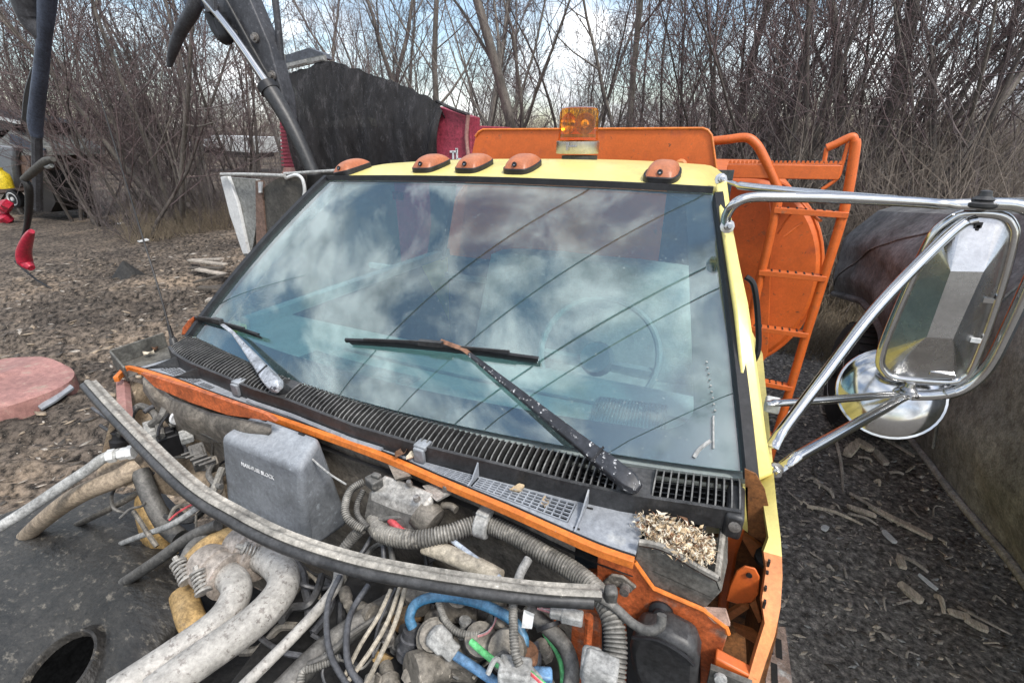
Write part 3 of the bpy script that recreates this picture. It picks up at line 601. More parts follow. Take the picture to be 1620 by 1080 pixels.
# long lattice bars under the fins
for k in range(1, 6):
    w = k/6
    MB().sweep([(ridge_f(f)*(1-w)+back_f(f)*w)+[0, 0, -.020] for f in np.linspace(.005, .995, 40)], [(-.0016, -.003), (.0016, -.003), (.0016, .002), (-.0016, .002)], smooth=0).build('lattice_bar', fin_m, cowl)
def fin(f):
    a = ridge_f(f); c = back_f(f); d = c-a; L_ = np.linalg.norm(d); d = d/L_; sd_ = np.array([d[1], -d[0], 0]); sd_ /= np.linalg.norm(sd_); z = np.array([0, 0, 1])
    prof = [(0, -.016), (0, -.004), (.004, .004), (.012, .008), (.03, .0105), (L_*.75, .012), (L_*.97, .004), (L_*.97, -.016)]
    P = [a+d*s+z*h for s, h in prof]
    return MB().prism([p-sd_*.0013 for p in P], sd_*.0026)
dd = np.r_[0, np.cumsum([np.linalg.norm(ridge[i+1]-ridge[i]) for i in range(len(ridge)-1)])]; dd /= dd[-1]
def fpx(px): return float(np.interp(px, [p[0] for p in ridge_px], dd))
for f in np.linspace(fpx(270), fpx(424), 36): fin(f).build('fin', fin_m, cowl)
for f in np.linspace(fpx(450), fpx(968), 62): fin(f).build('fin', fin_m, cowl)
for f in np.linspace(fpx(1031), fpx(1170), 12): fin(f).build('fin', fin_m, cowl)
# solid landings around the wiper pivots
for (f0, f1) in ((fpx(420), fpx(450)), (fpx(972), fpx(1030))):
    MB().loft([ridge_f(f)+[0, .002, .003] for f in np.linspace(f0, f1, 8)], [back_f(f)+[0, 0, .0] for f in np.linspace(f0, f1, 8)], (0, 0, -.01)).build('pivot_landing', blk, cowl, bevel=.002)
# little clips on the wall
for px, py in ((376, 600), (667, 700)):
    c = Zp(px, py+4, zc+.014); MB().box(c+[0, .004, -.002], (.030, .028, .012), ).box(c+[0, -.010, -.018], (.026, .010, .034)).build('wall_clip', slate, cowl, bevel=.003)
e_ = ridge_f(1.0); MB().box(e_+[-.008, .03, -.024], (.03, .09, .05)).build('grille_end', blk, cowl, bevel=.006)
MB().lathe(e_+[-.006, -.012, -.02], (0, -1, .2), [(0, .010), (.006, .010), (.007, .006)], 12).build('end_bolt', steel_bolt, cowl)
# flange line
fl_px = [(183, 598), (197, 584), (210, 582), (271, 600), (320, 619), (378, 640), (456, 667), (548, 699), (620, 726), (705, 763), (800, 803), (883, 840), (948, 868), (1003, 887)]
fl = [Zp(x, y, -.622) for x, y in fl_px]; fl_f = lambda f: interp(fl[2:], f)
apz = -.632
def apr(f):
    fx = f; a = fl_f(fx)+[0, .008, -.006]; px, py = proj(a); return a
def apron(u, v):
    a = fl_f(u)+[0, .006, -.004]; b_ = ridge_f(min(1, .0+u*.905))+[0, -.004, -.036]; return a*(1-v)+b_*v
# apron split so that the two mesh openings are real holes
ap = MB()
uu = np.linspace(0, 1, 61); vv = [0, .30, .90, 1]
holes = [(.665, .775), (.782, .915)]
P = [[apron(u, v) for v in vv] for u in uu]
for i in range(60):
    um = (uu[i]+uu[i+1])/2; hole = any(a < um < b_ for a, b_ in holes)
    for j in range(3):
        if j == 1 and hole: continue
        ap.add([P[i][j], P[i+1][j], P[i+1][j+1], P[i][j+1]], [(0, 1, 2, 3)])
apron_o = ap.build('cowl_apron', cowl_grey, truck)
MB().loft([apron(u, .1)+[0, 0, -.05] for u in us], [apron(u, 1)+[0, 0, -.05] for u in us]).build('apron_drain', dark_m, apron_o)
for a, b_ in holes:
    nb = int((b_-a)/.0098)
    for k in range(nb+1):
        u = a+(b_-a)*k/nb; MB().bar(apron(u, .30), apron(u, .90), .0026, .004).build('mesh_bar', cowl_grey, apron_o)
    for v in np.linspace(.30, .90, 6): MB().sweep([apron(u, v)+[0, 0, .0005] for u in np.linspace(a, b_, 6)], [(-.0013, -.002), (.0013, -.002), (.0013, .002), (-.0013, .002)], smooth=0).build('mesh_bar', cowl_grey, apron_o)
for u in (.776, .928):
    MB().prism([apron(u, .02)+[0, 0, .0], apron(u, 1)+[0, 0, 0], apron(u, 1)+[0, 0, .034], apron(u, .5)+[0, 0, .010], apron(u, .02)+[0, 0, .004]], (.003, 0, 0)).build('apron_rib', cowl_grey, apron_o)
for u in (.012, .10):   # dark triangular gussets on the passenger side
    MB().prism([apron(u, .08)+[0, 0, .001], apron(u+.05, 1.0)+[0, 0, .0], apron(u+.05, 1.0)+[0, 0, .036], apron(u+.015, .4)+[0, 0, .008]], (.004, 0, 0)).build('gusset', blk, apron_o)
sl = MB()
for (u0, u1, v0, v1, nn) in ((.045, .10, .42, .86, 5), (.115, .165, .40, .82, 5), (.175, .215, .42, .72, 4)):
    for k in range(nn):
        v = v0+(v1-v0)*k/(nn-1)
        for m_ in range(4): ua = u0+(u1-u0)*m_/4; sl.add([apron(ua, v-.025)+[0, 0, .0012], apron(ua+(u1-u0)*.2, v-.025)+[0, 0, .0012], apron(ua+(u1-u0)*.2, v+.025)+[0, 0, .0012], apron(ua, v+.025)+[0, 0, .0012]], [(0, 1, 2, 3)])
for (u, v) in ((.925, .2), (.93, .85)): sl.add([apron(u, v)+[0, 0, .0012], apron(u+.008, v)+[0, 0, .0012], apron(u+.008, v+.05)+[0, 0, .0012], apron(u, v+.05)+[0, 0, .0012]], [(0, 1, 2, 3)])
sl.build('drain_slot', dark_m, apron_o)
lip = [apron(u, .93)+[0, -.004, .004+.0] for u in np.linspace(.31, .62, 12)]
MB().tube(lip, .005, 6).build('apron_lip', cowl_grey, apron_o)
MB().sweep(fl, [(-.006, -.012), (.006, -.012), (.006, .004), (-.006, .004)], smooth=4).build('flange', strip_or, truck, bevel=.0015)
MB().sweep([p+[0, .010, -.001] for p in fl[2:]], [(-.002, -.004), (.002, -.004), (.002, .003), (-.002, .003)], smooth=4).build('flange_gap_seal', blk_clean, truck)

# firewall
fwp = MB().grid(lambda u, v: fl_f(u*.93)*(1-v)+(fl_f(u*.93)+[0, .10+.0*u, -1.0])*v+[0, .018+.014*math.sin(u*23)*v*(1-v)*3, -.012], 40, 16)
firewall = fwp.build('firewall', firewall_m, truck, recalc=False)
for (px, py) in ((757, 808), (792, 809), (888, 846), (700, 770)):
    c = Yp(px, py, fl_f(.5)[1]+.01); MB().lathe(c, (0, -1, .1), [(0, .012), (.004, .012), (.005, .008), (.014, .007), (.015, .003)], 12).build('firewall_bolt', steel_bolt, firewall)
# orange backing and bulged heat pad at the passenger end
MB().prism([Yp(*p, .575) for p in ((222, 590), (300, 614), (420, 655), (436, 667), (360, 656), (300, 636), (245, 612))], (0, .01, 0)).build('orange_backing', orange_dusty, firewall)
MB().grid(lambda u, v: np.array(Yp(*(np.array([[226, 598], [270, 632], [330, 655], [425, 674]])[min(3, int(u*3))]*(1-(u*3-int(u*3)))+np.array([[226, 598], [270, 632], [330, 655], [425, 674]])[min(3, int(u*3)+1)]*(u*3-int(u*3)))+np.array([0, (20+28*math.sin(u*3.1))*v]), .585-.012*math.sin(v*3.1)-.006*math.sin(u*17))), 30, 8, thick=(0, .008, 0)).build('heat_pad', firewall_m, firewall)
# tan inner fender at the passenger side
MB().grid(lambda u, v: Zp(*(np.array([192, 597])*(1-u)*(1-v)+np.array([330, 640])*u*(1-v)+np.array([150, 760])*(1-u)*v+np.array([360, 800])*u*v), -.66-.14*u-.22*v+.02*math.sin(u*9+v*5)), 16, 14, thick=(0, .01, -.01)).build('inner_fender', tan_m, truck)
MB().prism([Zp(*p, -.65) for p in ((183, 598), (196, 600), (200, 650), (193, 690), (186, 660))], (.0, .012, -.012)).build('fender_edge', pink_paint, truck)
# rain trough, passenger end
tl = MB(); A_, B_, C_ = Zp(178, 566, -.60), Zp(262, 537, -.60), Zp(200, 592, -.62)
tl.bar(A_, B_, .006, .05); tl.bar(A_, C_, .006, .05); tl.prism([A_+[0, 0, -.025], B_+[0, 0, -.025], Zp(290, 556, -.625), C_+[0, 0, -.01]], (0, 0, -.004)); tl.build('rain_trough', trough_m, truck, bevel=.002)
# antenna
ab = Yp(272, 533, .86); at_ = Yp(192, 262, .98)
ant = MB().tube([ab, ab*.7+at_*.3+[0.005, 0, 0], ab*.35+at_*.65, at_+[0, 0, .22]], [.0032, .003, .0026, .0018], 6).build('antenna', blk_clean, truck)
MB().lathe(ab+[0, 0, -.03], (at_-ab), [(0, .013), (.02, .012), (.03, .007), (.07, .006)], 12).build('antenna_base', blk, ant)

# fuse box
def fz(px, py, z): return Zp(px, py, z)
top4 = [fz(402, 652, -.615), fz(506, 690, -.615), fz(476, 742, -.64), fz(347, 688, -.64)]
y0 = (top4[2][1]+top4[3][1])/2
bot4 = [top4[0]+[0, .02, -.26], top4[1]+[.03, .02, -.26], Yp(482, 862, y0-.02), Yp(352, 782, y0-.02)]
bot4[2] = bot4[2]+[0, 0, -.03]; bot4[3] = bot4[3]+[0, 0, -.03]
fbx = MB().add(top4+bot4, [(0, 1, 2, 3), (7, 6, 5, 4), (0, 4, 5, 1), (1, 5, 6, 2), (2, 6, 7, 3), (3, 7, 4, 0)]).build('fuse_box', slate, truck)
b = fbx.modifiers.new('bevel', 'BEVEL'); b.width = .016; b.segments = 4; b.limit_method = 'NONE'
for (a, w) in (((.22, .12), .018), ((.78, .13), .018)):
    c = top4[0]*(1-a[0])*(1-a[1])+top4[1]*a[0]*(1-a[1])+top4[3]*(1-a[0])*a[1]+top4[2]*a[0]*a[1]; dx = (top4[1]-top4[0])/np.linalg.norm(top4[1]-top4[0]); MB().bar(c-dx*w/2+[0, 0, .001], c+dx*w/2+[0, 0, .001], .004, .003).build('lid_slot', blk_clean, fbx)
tcu = bpy.data.curves.new('fuse_text', 'FONT'); tcu.body = 'MAXI-FUSE BLOCK'; tcu.offset = .0004; tcu.size = .0132; tcu.extrude = .0003; tcu.align_x = 'CENTER'
to = bpy.data.objects.new('lettering', tcu); COL.objects.link(to)
Dg = bpy.context.evaluated_depsgraph_get(); tme = bpy.data.meshes.new_from_object(to.evaluated_get(Dg)); bpy.data.objects.remove(to)
fx = (top4[2]-top4[3]); fx /= np.linalg.norm(fx); fu = (top4[3]-bot4[3]); fu -= fx*fu.dot(fx); fu /= np.linalg.norm(fu); fn = np.cross(fx, fu)
if fn[1] > 0: fn = -fn
tcn_ = Yp(405, 748, y0-.012); w_ = (top4[3]+top4[2])/2; tcn_ = tcn_-fn*np.dot(tcn_-w_, fn)+fn*.0015
tmb = MB().add([tcn_+fx*v.co[0]+fu*v.co[1]+fn*(v.co[2]+.0005) for v in tme.vertices], [tuple(p.vertices) for p in tme.polygons]); tmb.build('lettering', letter_m, fbx)
teth = MB().tube([fz(473, 704, -.635), fz(490, 722, -.645), fz(520, 748, -.66), fz(548, 766, -.67)], .0022, 6).build('tether', ltgrey, fbx)

# ---- cables, hoses and pipes of the engine bay: (pixel x, pixel y, height) knots
def run(name, pts, wpx, m, n=10, corr=0, amp=.12, parent=None, flat=None, label=None):
    P = [Zp(x, y, z) for x, y, z in pts]; r = float(np.mean([pxr(p, wpx) for p in P]))
    o = MB().tube(P, r, n, 7, corr=corr, amp=amp).build(name, m, parent or truck)
    if label: o['label'] = label
    return o
big = run('large_loom', [(600, 792, -.72), (592, 818, -.715), (603, 842, -.71), (650, 853, -.70), (705, 845, -.692), (760, 829, -.688), (812, 846, -.688), (862, 877, -.688), (905, 902, -.688), (944, 935, -.682), (967, 975, -.682), (974, 1020, -.70), (970, 1085, -.73)], 31, loom_m, 14, corr=.0058, amp=.10)
c = Zp(764, 830, -.688); MB().lathe(c, Zp(790, 838, -.688)-c, [(-.014, .021), (-.012, .025), (.012, .025), (.014, .021)], 16).box(c+[0, .01, .022], (.026, .03, .016)).build('loom_clamp', ltgrey, big, bevel=.002)
run('loom', [(575, 762, -.655), (555, 775, -.66), (546, 800, -.67), (552, 822, -.685), (575, 838, -.70)], 13, loom_m, corr=.004)
run('loom', [(575, 775, -.665), (566, 795, -.68), (566, 815, -.69), (582, 834, -.70)], 10, hose_m, corr=.004)
run('loom', [(572, 836, -.71), (558, 850, -.73), (535, 880, -.76)], 18, hose_m, corr=.005)
run('cable', [(590, 845, -.75), (575, 870, -.76), (556, 895, -.78)], 7, cable_m)
run('cable', [(618, 862, -.75), (622, 890, -.77), (626, 905, -.78)], 10, hose_m)
run('cable', [(606, 862, -.75), (608, 890, -.77), (612, 905, -.78)], 8, cable_m)
run('heater_hose', [(672, 862, -.715), (710, 876, -.715), (760, 898, -.71), (790, 915, -.71)], 28, beige_m, 12)
run('red_cable', [(612, 812, -.70), (624, 830, -.70), (650, 850, -.72), (684, 868, -.72)], 12, red_m)
run('red_pipe', [(690, 852, -.73), (730, 875, -.73), (775, 900, -.73)], 12, pink_paint)
run('thin_tube', [(712, 852, -.70), (745, 877, -.70), (785, 908, -.70), (800, 930, -.70)], 8.5, palepipe)
run('thin_tube', [(600, 822, -.70), (640, 818, -.69), (675, 828, -.70), (705, 845, -.71)], 9, hose_m)
run('short_loom', [(836, 884, -.675), (824, 905, -.68), (818, 925, -.68)], 15, ltgrey, corr=0)
run('upright_loom', [(812, 950, -.70), (812, 985, -.70), (815, 1030, -.71), (822, 1052, -.72)], 15, loom_m, 12, corr=.0042)
run('thick_hose', [(835, 965, -.74), (870, 995, -.745), (895, 1025, -.75), (905, 1060, -.76), (900, 1100, -.77)], 25, hose_m, 12)
run('green_hose', [(745, 1014, -.76), (770, 1036, -.76), (802, 1060, -.76), (830, 1080, -.77)], 11, green_m)
run('green_hose', [(862, 1000, -.77), (882, 1030, -.77), (891, 1062, -.77), (890, 1100, -.78)], 11, green_m)
run('blue_hose', [(653, 992, -.80), (648, 975, -.785), (660, 953, -.77), (695, 943, -.755), (745, 950, -.75), (785, 965, -.75), (815, 985, -.76), (828, 1008, -.775), (828, 1022, -.78)], 16, blue_m, 12)
run('blue_hose', [(712, 1030, -.80), (745, 1052, -.80), (790, 1082, -.81)], 15, blue2_m, 12)
run('loom', [(694, 953, -.78), (704, 980, -.78), (722, 998, -.78), (745, 1004, -.78), (760, 1003, -.78)], 12, loom_m, corr=.0042)
for k, (m_, dx) in enumerate(((pinkwire, 0), (ltgrey, -3), (blk_clean, -6))): run('wire', [(756, 1006-k, -.775), (772, 1000-k*2, -.77), (782+dx*.3, 985, -.765), (787+dx, 970, -.765)], 3.4, m_, 6)
for k, m_ in enumerate((pinkwire, ltgrey, pinkwire, blk_clean)): run('wire', [(850+k*3, 962, -.72), (880+k*2, 972-k*3, -.72), (902, 984-k*4, -.72), (912, 976-k*3, -.71)], 3.4, m_, 6)
run('grey_hose', [(950, 946, -.655), (975, 962, -.66), (1000, 985, -.67), (1025, 997, -.665), (1044, 990, -.655), (1047, 972, -.64)], 15, hose_m, 12)
# rubber hood seal lies loose (a thing of its own, further down)
# twin flaking pipes with collars
p1 = run('white_pipe', [(352, 905, -.845), (371, 921, -.835), (372, 945, -.835), (345, 985, -.84), (270, 1040, -.845), (180, 1100, -.85)], 47, white_pipe, 20)
p2 = run('white_pipe', [(407, 876, -.845), (436, 893, -.83), (449, 915, -.825), (438, 945, -.825), (395, 988, -.83), (300, 1055, -.84), (240, 1100, -.845)], 50, white_pipe, 20)
def collar(px, py, z, tx, ty, w, par):
    a = Zp(px, py, z); b_ = Zp(tx, ty, z); r = pxr(a, w); L_ = np.linalg.norm(b_-a)
    co = MB().lathe(a, b_-a, [(0, r*.82), (L_*.1, r), (L_*.35, r*1.12), (L_*.6, r*1.12), (L_*.62, r*1.02), (L_*.9, r), (L_*.92, r*1.13), (L_, r*1.13), (L_*1.01, r*.9)], 26).build('collar', collar_m, par); return co
def spring(px, py, z, tx, ty, w, par):
    a = Zp(px, py, z); b_ = Zp(tx, ty, z-.02); r = pxr(a, w); ax = b_-a; L_ = np.linalg.norm(ax); ax /= L_
    u = np.cross(ax, (0, 0, 1)); u /= np.linalg.norm(u); w_ = np.cross(ax, u)
    coil = [a+ax*(L_*t)+(u*math.cos(t*2*math.pi*5)+w_*math.sin(t*2*math.pi*5))*r*.82 for t in np.linspace(0, 1, 61)]
    m_ = MB().tube(coil, r*.17, 6, smooth=0); m_.lathe(a-ax*.004, ax, [(0, r*.5), (.002, r), (.006, r), (.008, r*.4), (L_, r*.4), (L_+.002, r), (L_+.006, r)], 18); m_.lathe(a-ax*.016, ax, [(0, r*.3), (.001, r*.4), (.012, r*.4)], 6)
    m_.build('clamp_spring', alu_m, par)
collar(318, 888, -.845, 362, 912, 60, p1); collar(375, 856, -.845, 415, 884, 60, p2)
spring(282, 890, -.82, 296, 918, 24, p1); spring(313, 906, -.815, 322, 936, 24, p1); spring(386, 866, -.80, 412, 874, 20, p2); spring(376, 836, -.81, 392, 848, 16, p2)
run('ochre_manifold', [(300, 900, -.87), (330, 868, -.86), (365, 852, -.855), (392, 856, -.85)], 38, ochre, 16)
run('ochre_manifold', [(290, 940, -.92), (305, 985, -.93), (330, 1010, -.95)], 40, ochre, 14)
run('black_hose', [(345, 830, -.82), (300, 850, -.86), (250, 885, -.95), (205, 915, -1.06), (150, 950, -1.3)], 17, hose_m)
run('black_hose', [(340, 838, -.84), (305, 862, -.86), (290, 890, -.88)], 16, hose_m)
run('pale_rod', [(312, 803, -.83), (270, 830, -.88), (215, 850, -1.02), (170, 868, -1.3)], 9, ltgrey)
run('red_wire', [(345, 792, -.80), (315, 793, -.81), (285, 808, -.84), (268, 822, -.86)], 3.5, red_m, 6)
run('thin_white_tube', [(536, 905, -.80), (532, 925, -.80), (515, 950, -.81), (470, 1000, -.82), (380, 1090, -.84)], 17, white_pipe, 14)
run('thick_grey_hose', [(618, 955, -.87), (570, 985, -.86), (510, 1030, -.86), (440, 1100, -.87)], 37, hose_m, 16)
run('coolant_elbow', [(655, 980, -.90), (640, 970, -.89), (600, 960, -.88)], 36, hose_m, 14)
for pts, w in (([(538, 910, -.77), (520, 950, -.78), (517, 1000, -.78), (527, 1045, -.79), (555, 1090, -.80)], 9.5), ([(583, 925, -.77), (555, 970, -.78), (548, 1020, -.78), (555, 1060, -.79), (580, 1090, -.80)], 10.5)): run('black_cable', pts, w, cable_m)
for pts, w, m_ in (([(618, 932, -.77), (598, 975, -.78), (570, 1020, -.79), (545, 1070, -.80)], 7, beige_m), ([(632, 930, -.77), (612, 985, -.78), (582, 1035, -.79), (540, 1090, -.80)], 7.5, beige_m), ([(641, 930, -.765), (625, 985, -.775), (600, 1040, -.785), (572, 1095, -.79)], 8, beige_m),
                   ([(626, 930, -.79), (600, 985, -.80), (590, 1040, -.81)], 5, cable_m), ([(612, 968, -.82), (560, 1000, -.82), (520, 1035, -.83), (488, 1050, -.84)], 10, hose_m)): run('wire', pts, w, m_, 8)
run('loom', [(536, 1040, -.84), (500, 1055, -.84), (480, 1062, -.84), (475, 1085, -.85)], 13, loom_m, corr=.004)
run('loom', [(545, 1015, -.83), (510, 1040, -.84), (480, 1056, -.85)], 11, loom_m, corr=.004)
run('loom', [(700, 965, -.82), (745, 985, -.82), (800, 1020, -.83)], 13, cable_m, corr=.005)
run('rust_pipe', [(650, 985, -.90), (648, 1020, -.95), (648, 1100, -1.02)], 24, rust_pipe, 14)
run('ochre_casting', [(612, 1030, -.93), (600, 1060, -.95), (585, 1100, -.97)], 46, ochre, 14)
run('tan_elbow', [(668, 965, -.86), (648, 972, -.87), (630, 985, -.89)], 30, rust_pipe, 14)
# passenger-side tangle
for pts, w, m_ in (([(232, 600, -.64), (250, 615, -.645), (262, 640, -.66), (255, 660, -.68), (240, 672, -.70)], 13, hose_m), ([(205, 680, -.72), (208, 655, -.70), (222, 642, -.69), (245, 655, -.69), (255, 690, -.71)], 11, hose_m),
                   ([(228, 652, -.68), (245, 642, -.675), (262, 645, -.68), (275, 655, -.69)], 7, cable_m), ([(272, 650, -.67), (262, 660, -.675), (252, 675, -.69), (250, 690, -.70)], 4, blk_clean), ([(255, 650, -.67), (270, 640, -.665), (276, 635, -.66), (285, 655, -.68)], 4, blk_clean),
                   ([(262, 652, -.68), (280, 662, -.69), (310, 672, -.70), (350, 684, -.71)], 11, hose_m), ([(278, 662, -.69), (305, 676, -.70), (350, 692, -.71)], 10, cable_m), ([(268, 674, -.70), (290, 668, -.70), (320, 682, -.70), (350, 697, -.715)], 9, hose_m),
                   ([(338, 732, -.74), (330, 750, -.75), (340, 765, -.76), (350, 770, -.76)], 9, hose_m), ([(352, 740, -.74), (342, 765, -.76), (336, 780, -.77)], 11, loom_m)): run('cable', pts, w, m_, 9)
c = Zp(279, 660, -.68); MB().lathe(c, (1, .2, -.2), [(-.003, .019), (.003, .019)], 14).build('cable_tie', letter_m, truck)
for (px, py, z, sz, m_) in ((295, 690, -.72, (.036, .03, .022), ltgrey), (315, 722, -.74, (.07, .035, .03), hose_m), (240, 682, -.72, (.06, .03, .03), ltgrey), (268, 700, -.76, (.04, .05, .08), blk_clean), (335, 735, -.75, (.03, .03, .03), cast_m)):
    c = Zp(px, py, z); ax = np.array([[.85, -.4, -.3], [.4, .9, 0], [.3, -.1, .95]]); MB().box(c, sz, ax).box(c+np.array(ax[2])*sz[2]*.5, (sz[0]*.6, sz[1]*.7, sz[2]*.3), ax).build('connector', m_, truck, bevel=.003)
for k in range(5): c = Zp(300+k*7, 716+k*4, -.725); MB().box(c, (.005, .036, .006), [[.85, -.4, -.3], [.4, .9, 0], [.3, -.1, .95]]).build('connector_rib', hose_m, truck)
# hydraulic hose and fitting off to the passenger side
run('fitting_hose', [(192, 716, -.80), (165, 724, -.81), (140, 742, -.83), (100, 768, -.87), (40, 808, -.93), (-60, 870, -1.0)], 17, ltgrey, 12)
c0 = Zp(170, 722, -.805); c1 = Zp(212, 714, -.80); d_ = c1-c0; L_ = np.linalg.norm(d_)
MB().lathe(c0, d_, [(0, .014), (.002, .019), (L_*.3, .019), (L_*.32, .012), (L_*.42, .012), (L_*.44, .017), (L_*.75, .017), (L_*.78, .020), (L_, .020)], 6).build('hose_fitting', whitep, truck, bevel=.001)
c = Zp(187, 694, -.80); MB().lathe(c+[0, 0, -.03], (.1, .1, 1), [(0, .026), (.03, .026), (.034, .018), (.05, .016), (.055, .02), (.062, .008)], 14).build('valve', blk_clean, truck)
run('black_hose', [(186, 688, -.77), (203, 680, -.77), (215, 675, -.77)], 10, hose_m)
run('beige_hose', [(220, 735, -.85), (190, 755, -.87), (120, 785, -.95), (60, 830, -1.2), (20, 870, -1.5)], 26, tan_m, 12)
run('black_hose', [(222, 745, -.86), (240, 790, -.92), (262, 830, -.98), (285, 850, -1.0)], 26, hose_m, 12)
o = MB().grid(lambda u, v: Zp(205+62*u, 772+62*v, -1.02)+np.array([0, 0, -.10+.16*max(0, 1-((2*u-1)**2+(2*v-1)**2))**.5]), 20, 20).build('ochre_cover', ochre, truck)
run('dark_strut', [(120, 830, -1.25), (170, 806, -1.04), (245, 765, -.94)], 10, cast_m)

# wiper motor on its bracket
mo = [Zp(*p) for p in ((608, 748, -.640), (690, 778, -.640), (672, 800, -.655), (585, 775, -.655))]
dn = np.array([.005, -.03, -.07])
mm_ = MB().add(mo+[p+dn for p in mo], [(0, 1, 2, 3), (7, 6, 5, 4), (0, 4, 5, 1), (1, 5, 6, 2), (2, 6, 7, 3), (3, 7, 4, 0)]); motor = mm_.build('wiper_motor', alu_m, truck, bevel=.006)
MB().add([p+[0, 0, -.003] for p in (mo[3], mo[2])]+[mo[2]+[.012, -.02, -.045], mo[3]+[.0, -.025, -.05]], [(0, 1, 2, 3)]).build('motor_gasket', hose_m, motor)
MB().lathe(mo[1]*.5+mo[2]*.5+[.004, -.01, -.045], (.9, -.1, -.35), [(-.03, .030), (.0, .033), (.008, .030), (.014, .02)], 22).build('motor_can', cast_m, motor)
c = Zp(592, 762, -.642); MB().box(c, (.034, .026, .022), [[.9, -.3, 0], [.3, .9, 0], [0, 0, 1]]).box(c+[.004, .004, .014], (.02, .012, .01)).build('plug', hose_m, motor, bevel=.003)
MB().prism([Zp(*p, -.635) for p in ((612, 730), (636, 733), (650, 752), (625, 758))], (0, .004, -.008)).build('bracket', cast_m, motor)
MB().prism([Zp(*p, -.645) for p in ((668, 768), (700, 762), (716, 770), (712, 780), (690, 792), (682, 785))], (0, .004, -.006)).build('bracket', alu_m, motor)
for px, py in ((706, 773), (648, 766), (660, 790)): MB().lathe(Zp(px, py, -.636), (0, -.2, 1), [(0, .007), (.004, .007), (.010, .005), (.011, .002)], 8).build('motor_bolt', steel_bolt, motor)
run('motor_foot', [(700, 800, -.68), (712, 800, -.675), (722, 806, -.675)], 12, cast_m, parent=motor)

# engine top: joined casting lumps
def casting(name, items, m, parent=truck, bevel=.006):
    w = MB()
    for px, py, z, sx, sy, sz, rot in items:
        cc, ss = math.cos(rot), math.sin(rot); w.box(Zp(px, py, z), (sx, sy, sz), [[cc, ss, 0], [-ss, cc, 0], [0, 0, 1]])
    return w.build(name, m, parent, bevel=bevel)
casting('engine_block', [(700, 1060, -1.02, .50, .34, .20, .3), (560, 1080, -1.05, .4, .3, .16, .2)], dark_m)
casting('intake_casting', [(700, 1000, -.86, .07, .06, .07, .5), (720, 1035, -.85, .09, .07, .06, .4), (790, 1010, -.85, .07, .05, .06, -.3), (765, 965, -.86, .08, .06, .05, .2), (690, 1060, -.86, .05, .05, .05, .8), (735, 970, -.84, .05, .05, .05, .6)], cast_m, bevel=.012)
for (px, py, z, ax, prof) in ((690, 1012, -.83, (.2, -.4, .9), [(0, .034), (.03, .032), (.034, .025), (.045, .024)]), (700, 1050, -.85, (-.45, -.7, .3), [(0, .03), (.03, .03), (.04, .034), (.06, .034), (.061, .02)]), (725, 960, -.83, (.2, -.2, 1), [(0, .036), (.02, .036), (.03, .026), (.05, .022)]),
                              (755, 1025, -.83, (.3, -.2, 1), [(0, .02), (.03, .02), (.034, .028), (.05, .028), (.055, .012)]), (790, 985, -.81, (.4, -.3, 1), [(0, .024), (.03, .022), (.04, .016)]), (808, 1030, -.82, (.1, -.5, .8), [(0, .03), (.04, .03), (.045, .034), (.06, .03)]), (665, 958, -.83, (0, -.1, 1), [(0, .022), (.03, .02), (.035, .026), (.045, .024)]),
                              (570, 960, -.86, (.8, -.2, .3), [(0, .012), (.03, .012), (.034, .018), (.05, .018)]), (610, 1052, -.88, (.7, -.6, .2), [(0, .012), (.03, .014), (.036, .02), (.06, .018)]), (545, 935, -.84, (.7, -.5, .3), [(0, .012), (.03, .012), (.034, .009), (.05, .009)])):
    MB().lathe(Zp(px, py, z), ax, prof, 16).build('casting_port', cast_m, truck)
MB().lathe(Zp(655, 995, -.82), (0, -.35, -.9), [(0, .020), (.012, .020), (.014, .023), (.02, .023), (.022, .020), (.034, .022), (.036, .026), (.05, .026)], 16).build('hose_boot', cable_m, truck)
q_ = Zp(690, 1005, -.785); MB().lathe(q_, Zp(716, 1030, -.80)-q_, [(-.012, .012), (-.004, .022), (.02, .022), (.026, .017), (.044, .017)], 6).build('pipe_cap', ltgrey, truck, bevel=.003)
q_ = Zp(735, 985, -.79); MB().lathe(q_, (.1, .3, 1), [(-.03, .007), (0, .007), (.001, .011), (.007, .011)], 12).build('thumb_bolt', ltgrey, truck)
q_ = Zp(828, 1025, -.78); MB().lathe(q_, (.05, -.3, -.9), [(0, .023), (.004, .026), (.018, .026), (.022, .023)], 18).build('hose_clamp', rustm, truck)
for k in range(10):
    q_ = Zp(800+rng.random()*40, 1040+rng.random()*40, -.74-.02*rng.random()); MB().tube([q_, q_+[rng.uniform(-.02, .02), rng.uniform(-.02, .02), rng.uniform(0, .02)], q_+[rng.uniform(-.03, .03), rng.uniform(-.03, .02), 0]], .004, 7).build('clip', ltgrey if k % 2 else hose_m, truck)
casting('loom_holder', [(815, 1062, -.745, .05, .035, .03, .3), (835, 1075, -.75, .04, .03, .03, -.4)], ltgrey, bevel=.005)
for k, m_ in enumerate((red_m, pinkwire, green_m)): run('wire', [(830+k*3, 1058, -.735), (850+k*3, 1075, -.735), (870+k*5, 1095, -.74)], 4, m_, 6)
casting('connector', [(858, 1072, -.755, .03, .02, .03, .4)], blue2_m, bevel=.004)
casting('connector', [(905, 975, -.70, .035, .02, .018, .2), (885, 968, -.70, .03, .02, .016, .2)], ltgrey, bevel=.003)
c = Zp(828, 968, -.70); MB().prism([c, c+[.018, 0, 0], c+[.02, -.012, -.012], c+[.004, -.016, -.014]], (0, .003, .003)).build('white_tag', whitep, truck)
c = Zp(868, 990, -.725); MB().lathe(c, (.6, -.6, -.5), [(-.003, .021), (.003, .021)], 14).build('cable_tie', blk_clean, truck)
